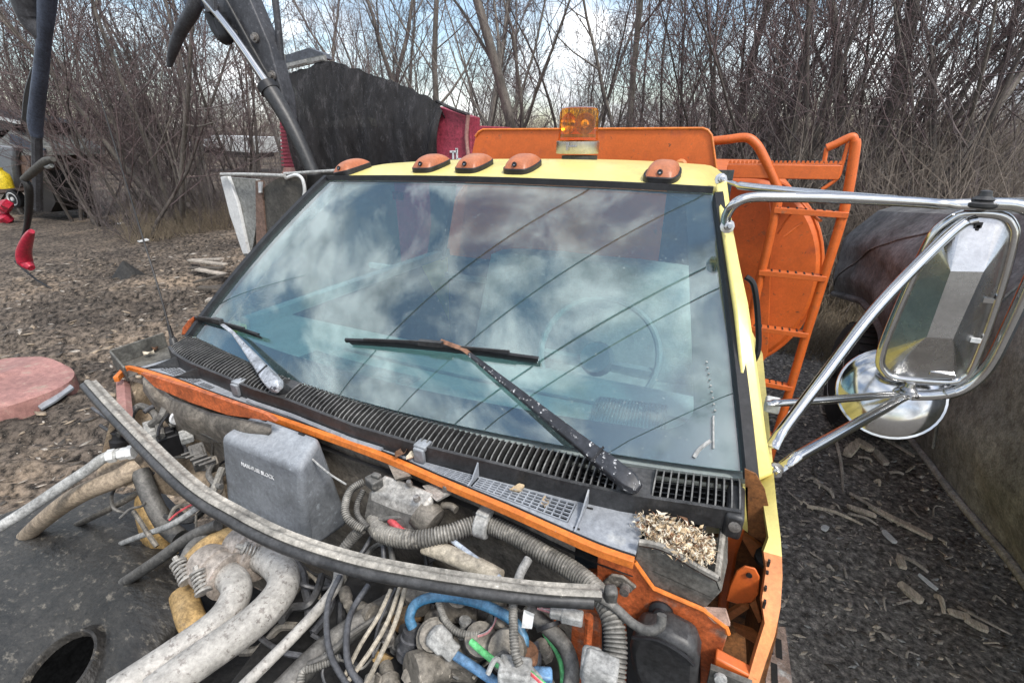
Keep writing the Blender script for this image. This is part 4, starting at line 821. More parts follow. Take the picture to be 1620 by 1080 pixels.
casting('connector', [(935, 1050, -.72, .03, .035, .04, .2), (950, 1065, -.72, .05, .04, .05, .1)], ltgrey, bevel=.006)

# orange end panel of the firewall, driver's side
yo = fl_f(.95)[1]+.018
op = [(946, 872), (1004, 888), (1018, 908), (1034, 930), (1113, 964), (1149, 992), (1152, 1002), (1138, 1045), (1120, 1085), (1105, 1120), (985, 1120), (990, 1020), (965, 960), (942, 930)]
opanel = MB().prism([Yp(x, y, yo) for x, y in op], (0, .012, 0)).build('orange_end_panel', orange_dusty, truck, bevel=.002)
MB().tube([Yp(x, y, yo-.002) for x, y in op[1:7]], .004, 7, smooth=0).build('panel_lip', strip_or, opanel)
MB().tube([Yp(932, 975, yo-.01), Yp(930, 1010, yo-.01), Yp(924, 1085, yo-.01)], .008, 8).build('panel_lip', orange_dusty, opanel)
MB().prism([Yp(x, y, yo+.03) for x, y in ((880, 905), (950, 905), (950, 1100), (870, 1100))], (0, .01, 0)).build('orange_backing', orange_dusty, opanel)
MB().prism([Yp(x, y, yo-.004) for x, y in ((953, 918), (968, 905), (986, 908), (1008, 925), (992, 938), (980, 925), (962, 922))], (0, -.006, 0)).build('hook_bracket', cast_m, opanel, bevel=.002)
MB().lathe(Yp(991, 924, yo-.004), (0, -1, .1), [(0, .012), (.006, .012), (.007, .008), (.02, .008)], 10).build('panel_bolt', steel_bolt, opanel)
MB().lathe(Yp(1046, 966, yo-.002), (0, -1, .2), [(0, .020), (.006, .020), (.010, .013), (.014, .012)], 20).build('grommet', blk_clean, opanel)
MB().lathe(Yp(1052, 998, yo-.02), (0, -1, .3), [(0, .008), (.003, .008), (.004, .003)], 14).build('round_clip', ltgrey, opanel)
casting('small_relay', [(966, 940, -.645, .02, .02, .03, .4)], hose_m)
# black canister in front of it
cn = [(1004, 1004), (1050, 1004), (1098, 1030), (1106, 1052), (1100, 1110), (1020, 1110), (998, 1060), (994, 1030)]
can = MB().prism([Yp(x, y, yo-.055) for x, y in cn], (0, .05, .004)).build('canister', blk, truck, bevel=.012)
MB().prism([Yp(x, y, yo-.012) for x, y in ((990, 985), (1030, 985), (1080, 1008), (1108, 1035), (1108, 1120), (990, 1120))], (0, .008, 0)).build('canister_backing', blk_clean, can, bevel=.006)
MB().tube([Yp(x, y, yo-.058) for x, y in ((1000, 1008), (1040, 1012), (1080, 1034), (1098, 1052))], .003, 6).build('canister_seam', blk_clean, can)
# rain trough, driver's side
yt = fl_f(.97)[1]+.024
tr = MB().prism([Yp(x, y, yt) for x, y in ((1010, 856), (1050, 866), (1100, 895), (1135, 914), (1142, 935), (1114, 964), (1075, 950), (1036, 931), (1016, 905), (1004, 884))], (0, .006, 0))
tr.loft([Yp(1134, 914, yt), Yp(1140, 870, yt+.07), Yp(1147, 814, yt+.17)], [Yp(1142, 936, yt), Yp(1152, 890, yt+.07), Yp(1152, 835, yt+.17)], (-.006, 0, 0))
tr.prism([Yp(1030, 900, yt), Yp(1130, 945, yt), Yp(1140, 850, yt+.16), Yp(1020, 825, yt+.12)], (0, 0, -.005))
trough = tr.build('rain_trough', trough_m, truck, bevel=.002)
MB().tube([Yp(x, y, yt-.001) for x, y in ((1012, 858), (1050, 866), (1100, 895), (1135, 914))], .006, 8).tube([Yp(1134, 914, yt), Yp(1140, 870, yt+.07), Yp(1147, 814, yt+.17)], .006, 8).build('trough_lip', rubber_grey, trough)
# torn side: hinge pillar, outer skin, cavity and bracket
ins = [(1186, 770, .86), (1208, 800, .80), (1216, 850, .75), (1208, 872, .73), (1212, 900, .71), (1205, 950, .665), (1210, 985, .64), (1196, 1030, .605), (1180, 1085, .57)]
ous = [(1224, 748, .87), (1229, 800, .80), (1235, 850, .755), (1237, 880, .73), (1238, 910, .71), (1235, 960, .665), (1226, 1005, .64), (1212, 1045, .605), (1196, 1095, .57)]
skin_y = MB().loft([Yp(*p) for p in ins[:4]], [Yp(*p) for p in ous[:4]], (0, .02, -.015)).build('torn_skin', yellow, truck)
skin = MB().loft([Yp(*p) for p in ins[3:]], [Yp(*p) for p in ous[3:]], (0, .02, -.015)).build('torn_skin', orange_pale, truck)
skin['label'] = 'torn orange edge of the body side'
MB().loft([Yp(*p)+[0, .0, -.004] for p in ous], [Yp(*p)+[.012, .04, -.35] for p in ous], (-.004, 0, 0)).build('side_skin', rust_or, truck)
for k in range(4): c = Yp(*( (1214, 905, .705), (1211, 930, .68), (1216, 890, .715), (1209, 955, .66))[k]); MB().box(c, (.0035, .006, .004+.004*k)).build('skin_tear', dark_m, skin)
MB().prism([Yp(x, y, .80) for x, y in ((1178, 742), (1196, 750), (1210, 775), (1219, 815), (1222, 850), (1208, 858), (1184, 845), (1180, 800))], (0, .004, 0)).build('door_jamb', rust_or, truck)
MB().prism([Yp(x, y, .80) for x, y in ((1170, 832), (1183, 842), (1183, 770), (1175, 770))], (0, .01, 0)).build('yellow_gusset', yellow, truck)
MB().prism([Yp(x, y, .80) for x, y in ((1148, 832), (1180, 838), (1166, 880), (1158, 930), (1145, 1010), (1130, 1010), (1142, 900))], (0, .02, 0)).build('hinge_pillar', orange, truck, bevel=.006)
MB().prism([Yp(x, y, .84) for x, y in ((1165, 862), (1180, 858), (1225, 892), (1222, 905), (1195, 895), (1160, 902))], (0, .015, 0)).prism([Yp(x, y, .82) for x, y in ((1168, 842), (1185, 850), (1215, 872), (1222, 892), (1190, 880))], (0, .01, 0)).build('pillar_shelf', orange_pale, truck)
MB().lathe(Yp(1212, 882, .80), (0, -.3, 1), [(-.006, .02), (.004, .02), (.008, .01)], 14).build('hinge_bolt', dark_m, truck)
MB().prism([Yp(x, y, .70) for x, y in ((1166, 902), (1178, 895), (1195, 899), (1202, 912), (1200, 940), (1190, 953), (1166, 955), (1148, 950), (1155, 925))], (0, .006, -.003)).build('hinge_tab', orange, truck, bevel=.002)
MB().lathe(Yp(1185, 909, .698), (0, -1, 0), [(0, .005), (.002, .005)], 12).build('tab_hole', dark_m, truck)
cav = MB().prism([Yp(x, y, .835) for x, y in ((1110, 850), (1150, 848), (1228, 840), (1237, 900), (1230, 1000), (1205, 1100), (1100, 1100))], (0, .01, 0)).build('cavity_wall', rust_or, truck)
for a in ([(1150, 985), (1185, 962), (1176, 955), (1148, 972)], [(1186, 955), (1200, 985), (1205, 982), (1196, 950)], [(1160, 990), (1190, 1000), (1205, 1012), (1198, 1020), (1165, 1000)]): MB().prism([Yp(x, y, .72) for x, y in a], (0, .01, 0)).build('torn_brace', orange_pale, cav)
MB().prism([Yp(x, y, .60) for x, y in ((1110, 965), (1148, 968), (1155, 990), (1130, 985))], (0, .008, 0)).build('bent_lip', mat('bare_pink_primer', (.62, .42, .33), .6), truck)
MB().prism([Yp(x, y, .58) for x, y in ((1132, 1040), (1150, 1050), (1198, 1075), (1200, 1100), (1120, 1100))], (0, .02, 0)).build('sill_end', orange, truck, bevel=.003)
MB().prism([Yp(x, y, .565) for x, y in ((1124, 1058), (1190, 1085), (1190, 1120), (1110, 1120))], (0, .01, 0)).build('sill_rubber', trough_m, truck)
MB().lathe(Yp(1140, 1072, .562), (0, -1, .2), [(0, .010), (.006, .009), (.007, .004)], 10).build('sill_bolt', ltgrey, truck)

# loose wiring deep in the bay
cr_ = random.Random(31)
for k in range(46):
    px, py = cr_.uniform(470, 900), cr_.uniform(900, 1080); z = cr_.uniform(-.96, -.84); pts = []
    a = cr_.uniform(0, 6.28)
    for j in range(5):
        pts.append((px, py, z)); a += cr_.gauss(0, .6); px += 26*math.cos(a); py += 26*math.sin(a); z += cr_.uniform(-.02, .02)
    run('wire' if k % 3 else 'cable', pts, cr_.choice((4, 5, 7, 9, 13)), cr_.choice((cable_m, hose_m, cable_m, blk, cast_m, beige_m, loom_m)), 7)
for k in range(20):
    px, py = cr_.uniform(200, 345), cr_.uniform(660, 840); z = -.80-.0011*(py-660)*.9; pts = []; a = cr_.uniform(0, 6.28)
    for j in range(4):
        pts.append((px, py, z)); a += cr_.gauss(0, .6); px += 22*math.cos(a); py += 22*math.sin(a); z += cr_.uniform(-.02, .02)
    run('wire' if k % 3 else 'cable', pts, cr_.choice((4, 5, 7, 10)), cr_.choice((cable_m, hose_m, blk, cast_m)), 7)
for k in range(26):
    px, py = cr_.uniform(560, 880), cr_.uniform(930, 1080); c = Zp(px, py, cr_.uniform(-.92, -.86)); ax = np.array([cr_.gauss(0, .5), cr_.gauss(-.3, .4), 1])
    r_ = cr_.uniform(.008, .018); MB().lathe(c, ax, [(0, r_), (.012, r_), (.014, r_*.8), (.024, r_*.7), (.026, r_*.9), (.034, r_*.85), (.036, r_*.3)], 8 if k % 2 else 6).build('engine_fitting', cr_.choice((cast_m, hose_m, alu_m, steel_bolt)), truck)
# ---- chrome mirror
ym = 1.36
def mY(px, py, y=ym): return Yp(px, py, y)
head = thing  # (name kept free)
fr_px = [(1500, 350), (1525, 338), (1580, 340), (1600, 356), (1601, 385), (1575, 480), (1540, 575), (1525, 596), (1500, 604), (1420, 598), (1398, 586), (1393, 565), (1410, 515), (1450, 425), (1478, 370)]
frp = [mY(*p) for p in fr_px]
mirror = MB().tube(frp+[frp[0]], .0105, 10, smooth=4, cap=False).build('mirror', chrome, truck)
cen = sum(frp)/len(frp)
fac = [mY(1504, 429, ym-.055), mY(1556, 430, ym-.050), mY(1508, 536, ym-.055), mY(1466, 533, ym-.060)]
sk = MB()
loop, _ = catmull(frp+[frp[0]], [1]*(len(frp)+1), 4); loop = loop[:-1]
import itertools
def nearest_corner(p):
    px, py = proj(p); return min(range(4), key=lambda k: (px-[1520, 1597, 1530, 1402][k])**2*1.0+(py-[345, 352, 598, 585][k])**2)
cid = [nearest_corner(p) for p in loop]; nL = len(loop); V = loop+fac; Fc = []
for i in range(nL):
    a, b2 = cid[i], cid[(i+1) % nL]; Fc.append((i, (i+1) % nL, nL+b2, nL+a) if a != b2 else (i, (i+1) % nL, nL+a))
Fc.append((nL, nL+1, nL+2, nL+3)); sk.add(V, Fc); sk.build('mirror_shell', brushed, mirror, sharp=2)
MB().prism([p*.985+cen*.015+[0, .014, 0] for p in loop], (0, .006, 0)).build('mirror_glass', chrome_d, mirror)
c = mY(1490, 592, ym-.012); MB().box(c, (.05, .01, .012)).build('bottom_clip', chrome_d, mirror, bevel=.002)
c = mY(1548, 356, ym-.014); MB().box(c, (.012, .004, .012)).box(c+[0, 0, -.006], (.006, .004, .012)).build('top_slot', blk_clean, mirror)
yj = ym-.01
def arm(name, pts, w, flats=None):
    P = [Yp(*p) for p in pts]; r = float(np.mean([pxr(p, w) for p in P])); return MB().tube(P, r, 14, 7, flat=flats).build(name, chrome, mirror)
j_top = (1552, 322, yj); j_bot = (1438, 624, yj)
arm('arm', [(1148, 356, 1.20), (1150, 340, 1.19), (1163, 322, 1.18), (1185, 313, 1.19), (1230, 312, 1.21), (1330, 314, 1.26), (1450, 320, 1.32), (1490, 323, 1.34), (1560, 324, yj)], 16, [1]*8+[.45])
arm('arm', [(1137, 283, 1.44), (1160, 290, 1.44), (1180, 295, 1.43), (1280, 305, 1.41), (1400, 315, 1.38), (1500, 322, yj)], 13, [.35, .6, 1, 1, 1, .5])
arm('arm', [(1222, 708, .93), (1232, 690, .95), (1290, 612, 1.06), (1380, 495, 1.19), (1470, 400, 1.30), (1520, 355, 1.345), (1545, 345, yj)], 18, [.5, 1, 1, 1, 1, 1, .5])
arm('arm', [(1224, 746, .90), (1240, 736, .91), (1262, 722, .93), (1330, 684, 1.06), (1400, 645, 1.25), (1425, 630, 1.31), (1445, 624, yj)], 17, [.35, .6, 1, 1, 1, .8, .4])
arm('arm', [(1213, 637, 1.05), (1230, 637, 1.06), (1290, 634, 1.13), (1360, 628, 1.24), (1410, 624, 1.32), (1445, 624, yj)], 13, [.35, .8, 1, 1, .8, .4])
arm('outer_loop', [(1560, 323, yj), (1610, 326, yj), (1650, 345, yj), (1655, 385, yj), (1632, 440, yj), (1600, 510, yj), (1570, 570, yj), (1545, 600, yj), (1515, 618, yj), (1480, 624, yj), (1440, 625, yj)], 19)
c = Yp(1502, 621, yj-.012); MB().lathe(c, Yp(1512, 618, yj-.012)-c, [(-.006, .015), (.010, .015)], 14).build('loop_collar', chrome_d, mirror)
for jx, jy in ((1555, 318), (1437, 617)):
    c = Yp(jx, jy, yj); MB().lathe(c+[0, 0, -.014], (0, 0, 1), [(0, .022), (.004, .026), (.010, .026), (.014, .018), (.018, .020), (.024, .012), (.034, .010), (.036, .004)], 18).build('joint_bolt', blk if jy < 400 else chrome_d, mirror)
for (px, py, y) in ((1150, 358, 1.195), (1225, 742, .895), (1140, 284, 1.43)):
    c = Yp(px, py, y); MB().lathe(c, (.3, -1, .2), [(0, .016), (.004, .016), (.005, .009), (.014, .009), (.015, .005), (.024, .005)], 10).build('foot_bolt', chrome_d, mirror)
MB().box(Yp(1222, 640, 1.07), (.03, .03, .03)).build('arm_foot', whitep, mirror, bevel=.004)
for (px, py) in ((1543, 538), (1563, 475)): MB().box(Yp(px, py, yj-.012), (.018, .008, .01)).build('frame_lug', whitep if py > 500 else chrome, mirror)
# round convex mirror
rc = Yp(1407, 622, ym+.04); rn = np.array([-.08, -.86, .50]); rR = pxr(rc, 142)
convex = MB().lathe(rc, rn, [(-.012, rR*.98), (0, rR*1.01), (.006, rR), (.007, rR*.955), (.016, rR*.9), (.032, rR*.6), (.040, rR*.25), (.042, 0)], 40).build('convex_mirror', chrome, truck)
MB().tube([Yp(1437, 622, yj), rc+np.array([0, 0, .0])], .007, 8).build('mirror_stem', chrome_d, convex)

# ---- orange spreader body behind the cab
yh = 2.5
hp = [(757, 209), (764, 205), (1112, 203), (1120, 206), (1126, 214), (1136, 285), (1136, 420), (724, 420), (745, 250), (752, 216)]
hopper = MB().prism([Yp(x, y, yh) for x, y in hp], (0, .012, 0)).build('headboard', orange, truck, bevel=.003)
MB().tube([Yp(x, y, yh-.004) for x, y in hp[9:10]+hp[:6]], .006, 6, smooth=0).build('headboard_rim', strip_or, hopper)
MB().lathe(Yp(1077, 262, yh-.01), (0, -1, 0), [(0, .03), (.004, .03), (.012, .02)], 18).build('headboard_button', orange_pale, hopper)
yk = 2.9; tcz = Yp(1290, 440, yk)[2]; tx1 = Yp(1298, 440, yk)[0]; trd = (Yp(1240, 326, yk)[2]-Yp(1250, 560, yk)[2])/2; tx0 = -1.44-tx1; tcz = (Yp(1240, 326, yk)[2]+Yp(1250, 560, yk)[2])/2; rx_ = trd*1.02
def oval(y, s=1.0):
    out = []
    for k in range(26): a = -math.pi/2+math.pi*k/25; out.append(np.array([tx1-rx_+rx_*math.cos(a)*s, y, tcz+trd*1.35*math.sin(a)*s]))
    for k in range(26): a = math.pi/2+math.pi*k/25; out.append(np.array([tx0+rx_+rx_*math.cos(a)*s, y, tcz+trd*1.35*math.sin(a)*s]))
    return out
O0, O1, O2 = oval(yk), oval(yk+2.4), oval(yk-.03, .93); n = len(O0)
tk = MB().add(O0+O1+O2, [(i, (i+1) % n, n+(i+1) % n, n+i) for i in range(n)]+[(i, (i+1) % n, 2*n+(i+1) % n, 2*n+i) for i in range(n)]+[tuple(range(2*n, 3*n)), tuple(range(n, 2*n))]); tank = tk.build('tank', orange, truck)
MB().tube(O0+[O0[0]], .012, 8, smooth=0).build('tank_rim', orange, tank)
# side plate joining cab edge and tank
MB().prism([Yp(x, y, 2.78) for x, y in ((1140, 292), (1175, 295), (1218, 318), (1222, 360), (1215, 560), (1190, 600), (1120, 600), (1120, 292))], (0, .012, 0)).build('tank_apron', orange, tank, bevel=.004)
yl = 2.62
def lY(px, py, y=yl): return Yp(px, py, y)
ladder = MB().tube([lY(1352, 222), lY(1352, 240), lY(1336, 330), lY(1303, 440), lY(1275, 530), lY(1250, 615), lY(1225, 700), lY(1205, 770)], .021, 10).build('ladder', orange, truck)
MB().tube([lY(1352, 228), lY(1350, 217), lY(1340, 219), lY(1322, 228), lY(1308, 234)], .017, 10).build('grab_rail', orange, ladder)
MB().tube([lY(1308, 234), lY(1304, 256)], .009, 8).build('grab_post', orange, ladder)
MB().tube([lY(1342, 226), lY(1332, 262), lY(1326, 280), lY(1312, 292), lY(1300, 300)], .008, 8).build('grab_post', orange, ladder)
MB().tube([lY(1236, 300), lY(1228, 330), lY(1212, 400), lY(1200, 450), lY(1185, 520), lY(1165, 610)], .021, 10).build('ladder_rail', orange, ladder)
MB().tube([lY(1120, 224), lY(1150, 221), lY(1180, 218), lY(1196, 228), lY(1210, 252), lY(1236, 310)], .021, 10).build('hand_rail', orange, ladder)
for (x0, y0_, x1, y1_) in ((1224, 332, 1341, 340), (1200, 430, 1306, 440), (1186, 517, 1278, 529), (1172, 598, 1253, 613), (1160, 675, 1236, 692)):
    a, c = lY(x0, y0_), lY(x1, y1_); rg = MB().bar(a, c, .05, .026).build('rung', orange, ladder, bevel=.002)
    sp_ = MB()
    for k in range(8):
        for j in (-1, 1): sp_.lathe(a*(1-(k+.6)/8.2)+c*(k+.6)/8.2+[0, j*.012, .012], (0, 0, 1), [(0, .006), (.006, .004)], 6)
    sp_.build('rung_stud', dark_m, rg)
a, c = lY(1150, 268), lY(1330, 270); stp = MB().bar(a+[0, .1, -.008], c+[0, .1, -.008], .22, .06).build('platform', orange, ladder, bevel=.003)
for k in range(26):
    f = (k+.5)/26; p = a*(1-f)+c*f+[0, -.008, .026]; MB().prism([p+[-.008, 0, 0], p+[.008, 0, 0], p+[.004, 0, .014], p+[-.004, 0, .014]], (0, .012, 0)).build('platform_tooth', orange, stp)
MB().tube([lY(1140, 288), lY(1240, 300), lY(1290, 345), lY(1300, 348)], .006, 6).build('pull_rod', orange, ladder)
MB().tube([lY(1270, 352), lY(1240, 375)], .006, 6).build('pull_rod', orange, ladder)
MB().tube([lY(1300, 350, 2.7), lY(1262, 330, 2.7), lY(1230, 370, 2.7)], .005, 6).build('pull_rod', orange, ladder)
# rusty foot step low at the driver's side and running gear
zs = -1.85
st = MB(); stp4 = [Zp(1232, 988, zs), Zp(1244, 990, zs), Zp(1258, 1110, zs), Zp(1150, 1110, zs)]
st.prism([Zp(1160, 988, zs), Zp(1243, 990, zs), Zp(1258, 1110, zs), Zp(1100, 1110, zs)], (0, 0, -.02)); foot = st.build('foot_step', step_m, truck, bevel=.004)
for (x, y) in ((1218, 1018), (1206, 1062), (1225, 1065), (1190, 1050), (1232, 1025)):
    c = Zp(x, y, zs+.0015); MB().box(c, (.022, .085, .002)).build('step_slot', dark_m, foot)
MB().box((-.66, .18, -1.24), (1.5, .78, .03)).build('bay_shade_sheet', dark_m, truck)  # dark sheet added below the engine so the gaps show black shade
for sx in (-1, 1): MB().box((-.72+sx*.42, 2.6, -1.75), (.08, 6.2, .22)).build('chassis_rail', dark_m, truck)
for (x, y) in ((-1.62, .05), (-1.66, 4.4), (.20, 4.4)):
    MB().lathe((x-.14, y, -1.95), (1, 0, 0), [(0, .26), (.0, .42), (.03, .48), (.06, .5), (.22, .5), (.25, .48), (.28, .42), (.28, .26)], 32).build('wheel', tyre_m, truck)
    MB().lathe((x-.10, y, -1.95), (1, 0, 0), [(0, .12), (.0, .26), (.2, .26), (.2, .1)], 24).build('wheel_rim', rim_m, truck)
# wheel-arch liner with round opening, passenger side front
Lr = [[(-90, 850, -1.42), (40, 800, -1.36), (130, 775, -1.28), (215, 785, -1.20)], [(-90, 920, -1.32), (60, 880, -1.25), (190, 850, -1.14), (272, 872, -1.10)], [(-90, 1010, -1.26), (70, 985, -1.18), (200, 945, -1.06), (296, 935, -1.04)], [(-90, 1140, -1.22), (90, 1120, -1.16), (200, 1060, -1.06), (290, 985, -1.06)], [(-90, 1240, -1.22), (120, 1220, -1.2), (190, 1150, -1.16), (255, 1060, -1.14)]]
Lc = [[Zp(*p) for p in row] for row in Lr]
def liner(u, v):
    def cm(row, t):
        P, _ = catmull(row, [1]*len(row), 12); return P[int(round(t*(len(P)-1)))]
    return cm([cm(r, u) for r in Lc], v)
lin = MB().grid(liner, 37, 49, thick=(0, .01, -.02)).build('wheel_arch_liner', liner_m, truck, recalc=False)
hc = Zp(92, 1062, -1.10); hr = pxr(hc, 108); hn = np.array([-.05, -.35, .94])
MB().lathe(hc, hn, [(-.10, hr*1.9), (-.04, hr*1.5), (-.01, hr*1.22), (.006, hr*1.10), (.008, hr*1.03), (.002, hr*.98), (-.02, hr*.96)], 40).build('opening_rim', liner_m, lin)
MB().lathe(hc, hn, [(-.012, hr*.99), (-.010, hr*.5), (-.012, 0)], 40).build('opening', pit_m, lin)  # flat black disc over the liner; the hole's inner shade is its colour
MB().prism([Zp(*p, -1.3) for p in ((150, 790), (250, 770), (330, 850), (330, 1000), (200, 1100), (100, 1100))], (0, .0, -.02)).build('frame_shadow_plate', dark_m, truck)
# ------------------------------------------------------------------ loose things
def gpt(px, py, dz=0.0):
    p = Zp(px, py, GZ); p[2] = GZ+float(ground_h(p[0], p[1]))+dz; return p
# hood seal lying across the engine bay
seal_pts = [(143, 604, -.625), (200, 665, -.630), (300, 762, -.640), (380, 813, -.642), (460, 852, -.64), (560, 884, -.64), (650, 903, -.64), (760, 920, -.64), (860, 932, -.642), (950, 937, -.645)]
P = [Zp(*p) for p in seal_pts]
seal = MB().sweep(P, [(-.013, -.010), (.008, -.010), (.013, -.002), (.013, .006), (.008, .010), (.002, .009), (-.002, .003), (-.007, .001), (-.013, .002)], smooth=10).build('hood_seal', rubber_grey, None, sharp=50)
at_base(seal)
bulb = MB().tube([p+np.array([-.007, -.014, -.008]) for p in P], .0105, 12, 10); bo = bulb.build('seal_bulb', blk); bo.parent = seal; bo.location = -seal.location
for mdn in (): pass
tag(seal, 'long grey rubber hood seal lying curved across the open engine bay', 'rubber seal')
pf = Zp(662, 915, -.62)
# leaf nest
nb = []; V = []; Q = []; mi = []
c_px = [(1010, 815), (1050, 822), (1085, 838), (1110, 850), (1125, 865), (1120, 885), (1090, 880), (1060, 862), (1035, 850), (1020, 838)]
k = 0
for i in range(3400):
    a, b2, c2 = (rng.choice(c_px) for _ in range(3)); w = [rng.random() for _ in range(3)]; s_ = sum(w); px = (a[0]*w[0]+b2[0]*w[1]+c2[0]*w[2])/s_+rng.gauss(0, 7); py = (a[1]*w[0]+b2[1]*w[1]+c2[1]*w[2])/s_+rng.gauss(0, 6)
    if px > 1132: px = 1132-rng.random()*10
    p = Zp(px, py, -.616+.024*rng.random()+.010*math.sin(px*.21)*math.sin(py*.3)-.01*abs(px-1075)/60)
    u = np.array([rng.gauss(0, 1) for _ in range(3)]); u /= np.linalg.norm(u); w_ = np.cross(u, [rng.gauss(0, 1) for _ in range(3)]); w_ /= np.linalg.norm(w_); nn = np.cross(u, w_)
    L_ = rng.uniform(.0025, .0065) if rng.random() < .94 else rng.uniform(.007, .012); W_ = L_*rng.uniform(.18, .55)
    V += [p-u*L_, p+w_*W_+nn*L_*.4, p+u*L_, p-w_*W_+nn*L_*.4, p+nn*L_*.2]; Q += [(k, k+1, k+4), (k+1, k+2, k+4), (k+2, k+3, k+4), (k+3, k, k+4)]; mi += [rng.choices((0, 1, 2), (4, 5, 2))[0]]*4; k += 5
V = [(x, y, z+CAMZ) for x, y, z in V]
me = bpy.data.meshes.new('leaf_litter'); me.from_pydata(V, [], Q)
for m_ in (leaf_t, leaf_p, leaf_b): me.materials.append(m_)
me.polygons.foreach_set('material_index', mi)
lo_ = bpy.data.objects.new('leaf_litter', me); COL.objects.link(lo_); lo_['kind'] = 'stuff'; lo_['label'] = 'tan crumbled leaf litter heaped in the grey trough by the cowl'
def dead_leaf(px, py, z, size, label, m, seed):
    r = random.Random(seed); p = Zp(px, py, z); a = r.uniform(0, 6.28)
    def fn(u, v):
        x = (u-.5)*2; y = (v-.5)*2; w = max(.05, (1-abs(x)**1.6))*(.62+.1*math.sin(x*7+seed)); c_, s_ = math.cos(a), math.sin(a)
        X, Y = x*size, y*w*size; return p+np.array([X*c_-Y*s_, X*s_+Y*c_, size*(.45*y*y+.25*x*x+.2*math.sin(x*3+y*2+seed))])
    o = MB().grid(fn, 9, 7, thick=(0, 0, -.0008)).build('dead_leaf', m); tag(at_base(o), label, 'leaf')
dead_leaf(636, 718, -.612, .020, 'large curled brown leaf caught on the orange flange below the cowl wall', leaf_b, 3)
dead_leaf(650, 724, -.612, .014, 'pale folded leaf beside the curled brown leaf on the orange flange', leaf_p, 4)
dead_leaf(818, 776, -.622, .015, 'crumpled tan leaf on the narrow left mesh opening of the apron', leaf_t, 5)
dead_leaf(862, 797, -.626, .012, 'small rolled brown leaf on the wide right mesh opening of the apron', leaf_t, 6)
for k, (px, py) in enumerate(((222, 556), (236, 560), (230, 550), (246, 552))): dead_leaf(px, py, -.615, .014, 'dry brown leaf scrap lying in the rain trough near the antenna', (leaf_b, leaf_p, leaf_t, leaf_b)[k], 20+k)
for o in bpy.data.objects:
    if o.get('label', '').startswith('dry brown leaf scrap'): o['group'] = 'leaf scraps in the far trough'

# dark parked vehicle on the right: nose and wheel behind the mirror, long side panel coming forward
xv = 1.12
car = thing('parked_van', 'charcoal parked van with black tyre and dusty side behind the chrome mirror', 'van', (2.0, 3.6, 0))
prof_low = [(1.0, -1.30), (1.7, -1.39), (2.2, -1.47), (2.7, -1.54), (3.16, -1.60), (3.6, -1.62), (3.75, -1.5), (4.0, -1.34), (4.4, -1.27), (4.9, -1.32), (5.5, -1.45), (6.3, -1.64)]
def side(u, v):
    yv = 1.0+5.3*u
    zl = np.interp(yv, [p[0] for p in prof_low], [p[1] for p in prof_low])
    top = np.interp(yv, [1.0, 2.8, 3.8, 5.2, 6.3], [-.22, -.28, -.42, -.58, -.70]); z = zl*(1-v)+top*v
    x = xv-.09*math.sin(v*math.pi)+.16*v**3-.025*math.sin(v*11)*math.sin(v*math.pi)+.02*(mnoise.noise(Vector((yv*1.7, v*4, 2)))+.5*mnoise.noise(Vector((yv*5, v*11, 5))))
    return np.array([x+.10*max(0, yv-5.2)**2*.3, yv, z])
MB().grid(side, 120, 40, thick=(.02, 0, 0)).build('side_panel', charc, car, recalc=False)
def roofv(u, v):
    e = side(u, 1); return np.array([e[0]+1.7*v, e[1], e[2]+.16*math.sin(min(1, v*1.0)*math.pi)**.6])
MB().grid(roofv, 50, 10, thick=(0, 0, -.02)).build('hood', charc2, car, recalc=False)
def nosef(u, v):
    e = side(1, v); return np.array([e[0]+1.25*u, e[1]+.10*math.sin(u*math.pi), e[2]])
MB().grid(nosef, 20, 16).build('front_panel', charc2, car, recalc=False)
MB().tube([side(u, .0)+[-.012, 0, .0] for u in np.linspace(0, .49, 20)], .016, 8).build('sill_trim', charc2, car)
MB().tube([side(u, .0)+[-.015, 0, 0] for u in np.linspace(.495, 1.0, 30)], .03, 8).build('arch_lip', charc, car)
MB().tube([side(.53+.46*f, .96-.86*f)+[-.006, 0, 0] for f in np.linspace(0, 1, 14)], .007, 6).build('panel_seam', charc2, car)
MB().tube([side(.30+.02*f, .98-.9*f)+[-.006, 0, 0] for f in np.linspace(0, 1, 14)], .006, 6).build('panel_seam', charc2, car)
MB().box((2.1, 3.4, -1.58), (1.5, 4.6, .34)).build('underbody', dark_m, car)
wh = (1.05, 4.78, -1.98)
tyr = MB().lathe(wh, (1, 0, 0), [(0, .27), (0, .38), (.02, .43), (.05, .47), (.30, .47), (.34, .42), (.34, .27)], 40)
tyre = tyr.build('wheel', tyre_m, car)
MB().lathe((wh[0]+.01, wh[1], wh[2]), (1, 0, 0), [(0, .10), (0, .18), (.03, .20), (-.012, .245), (-.008, .272), (.05, .27), (.06, .05)], 36).build('wheel_rim', whitep, tyre)
MB().lathe((wh[0]-.01, wh[1], wh[2]), (1, 0, 0), [(0, .05), (-.02, .05), (-.02, .02), (.05, .06)], 16).build('hub', dark_m, tyre)
for s in np.linspace(0, 2*math.pi, 36, endpoint=False):
    p = np.array([wh[0]+.175, wh[1]+.47*math.cos(s), wh[2]+.47*math.sin(s)]); MB().box(p, (.26, .03, .025), [[1, 0, 0], [0, -math.sin(s), math.cos(s)], [0, math.cos(s), math.sin(s)]]).build('tread_block', tyre_m, tyre)
MB().lathe((2.5, 4.78, -1.98), (1, 0, 0), [(0, .2), (0, .4), (.03, .46), (.22, .46), (.25, .4)], 28).build('wheel', tyre_m, car)

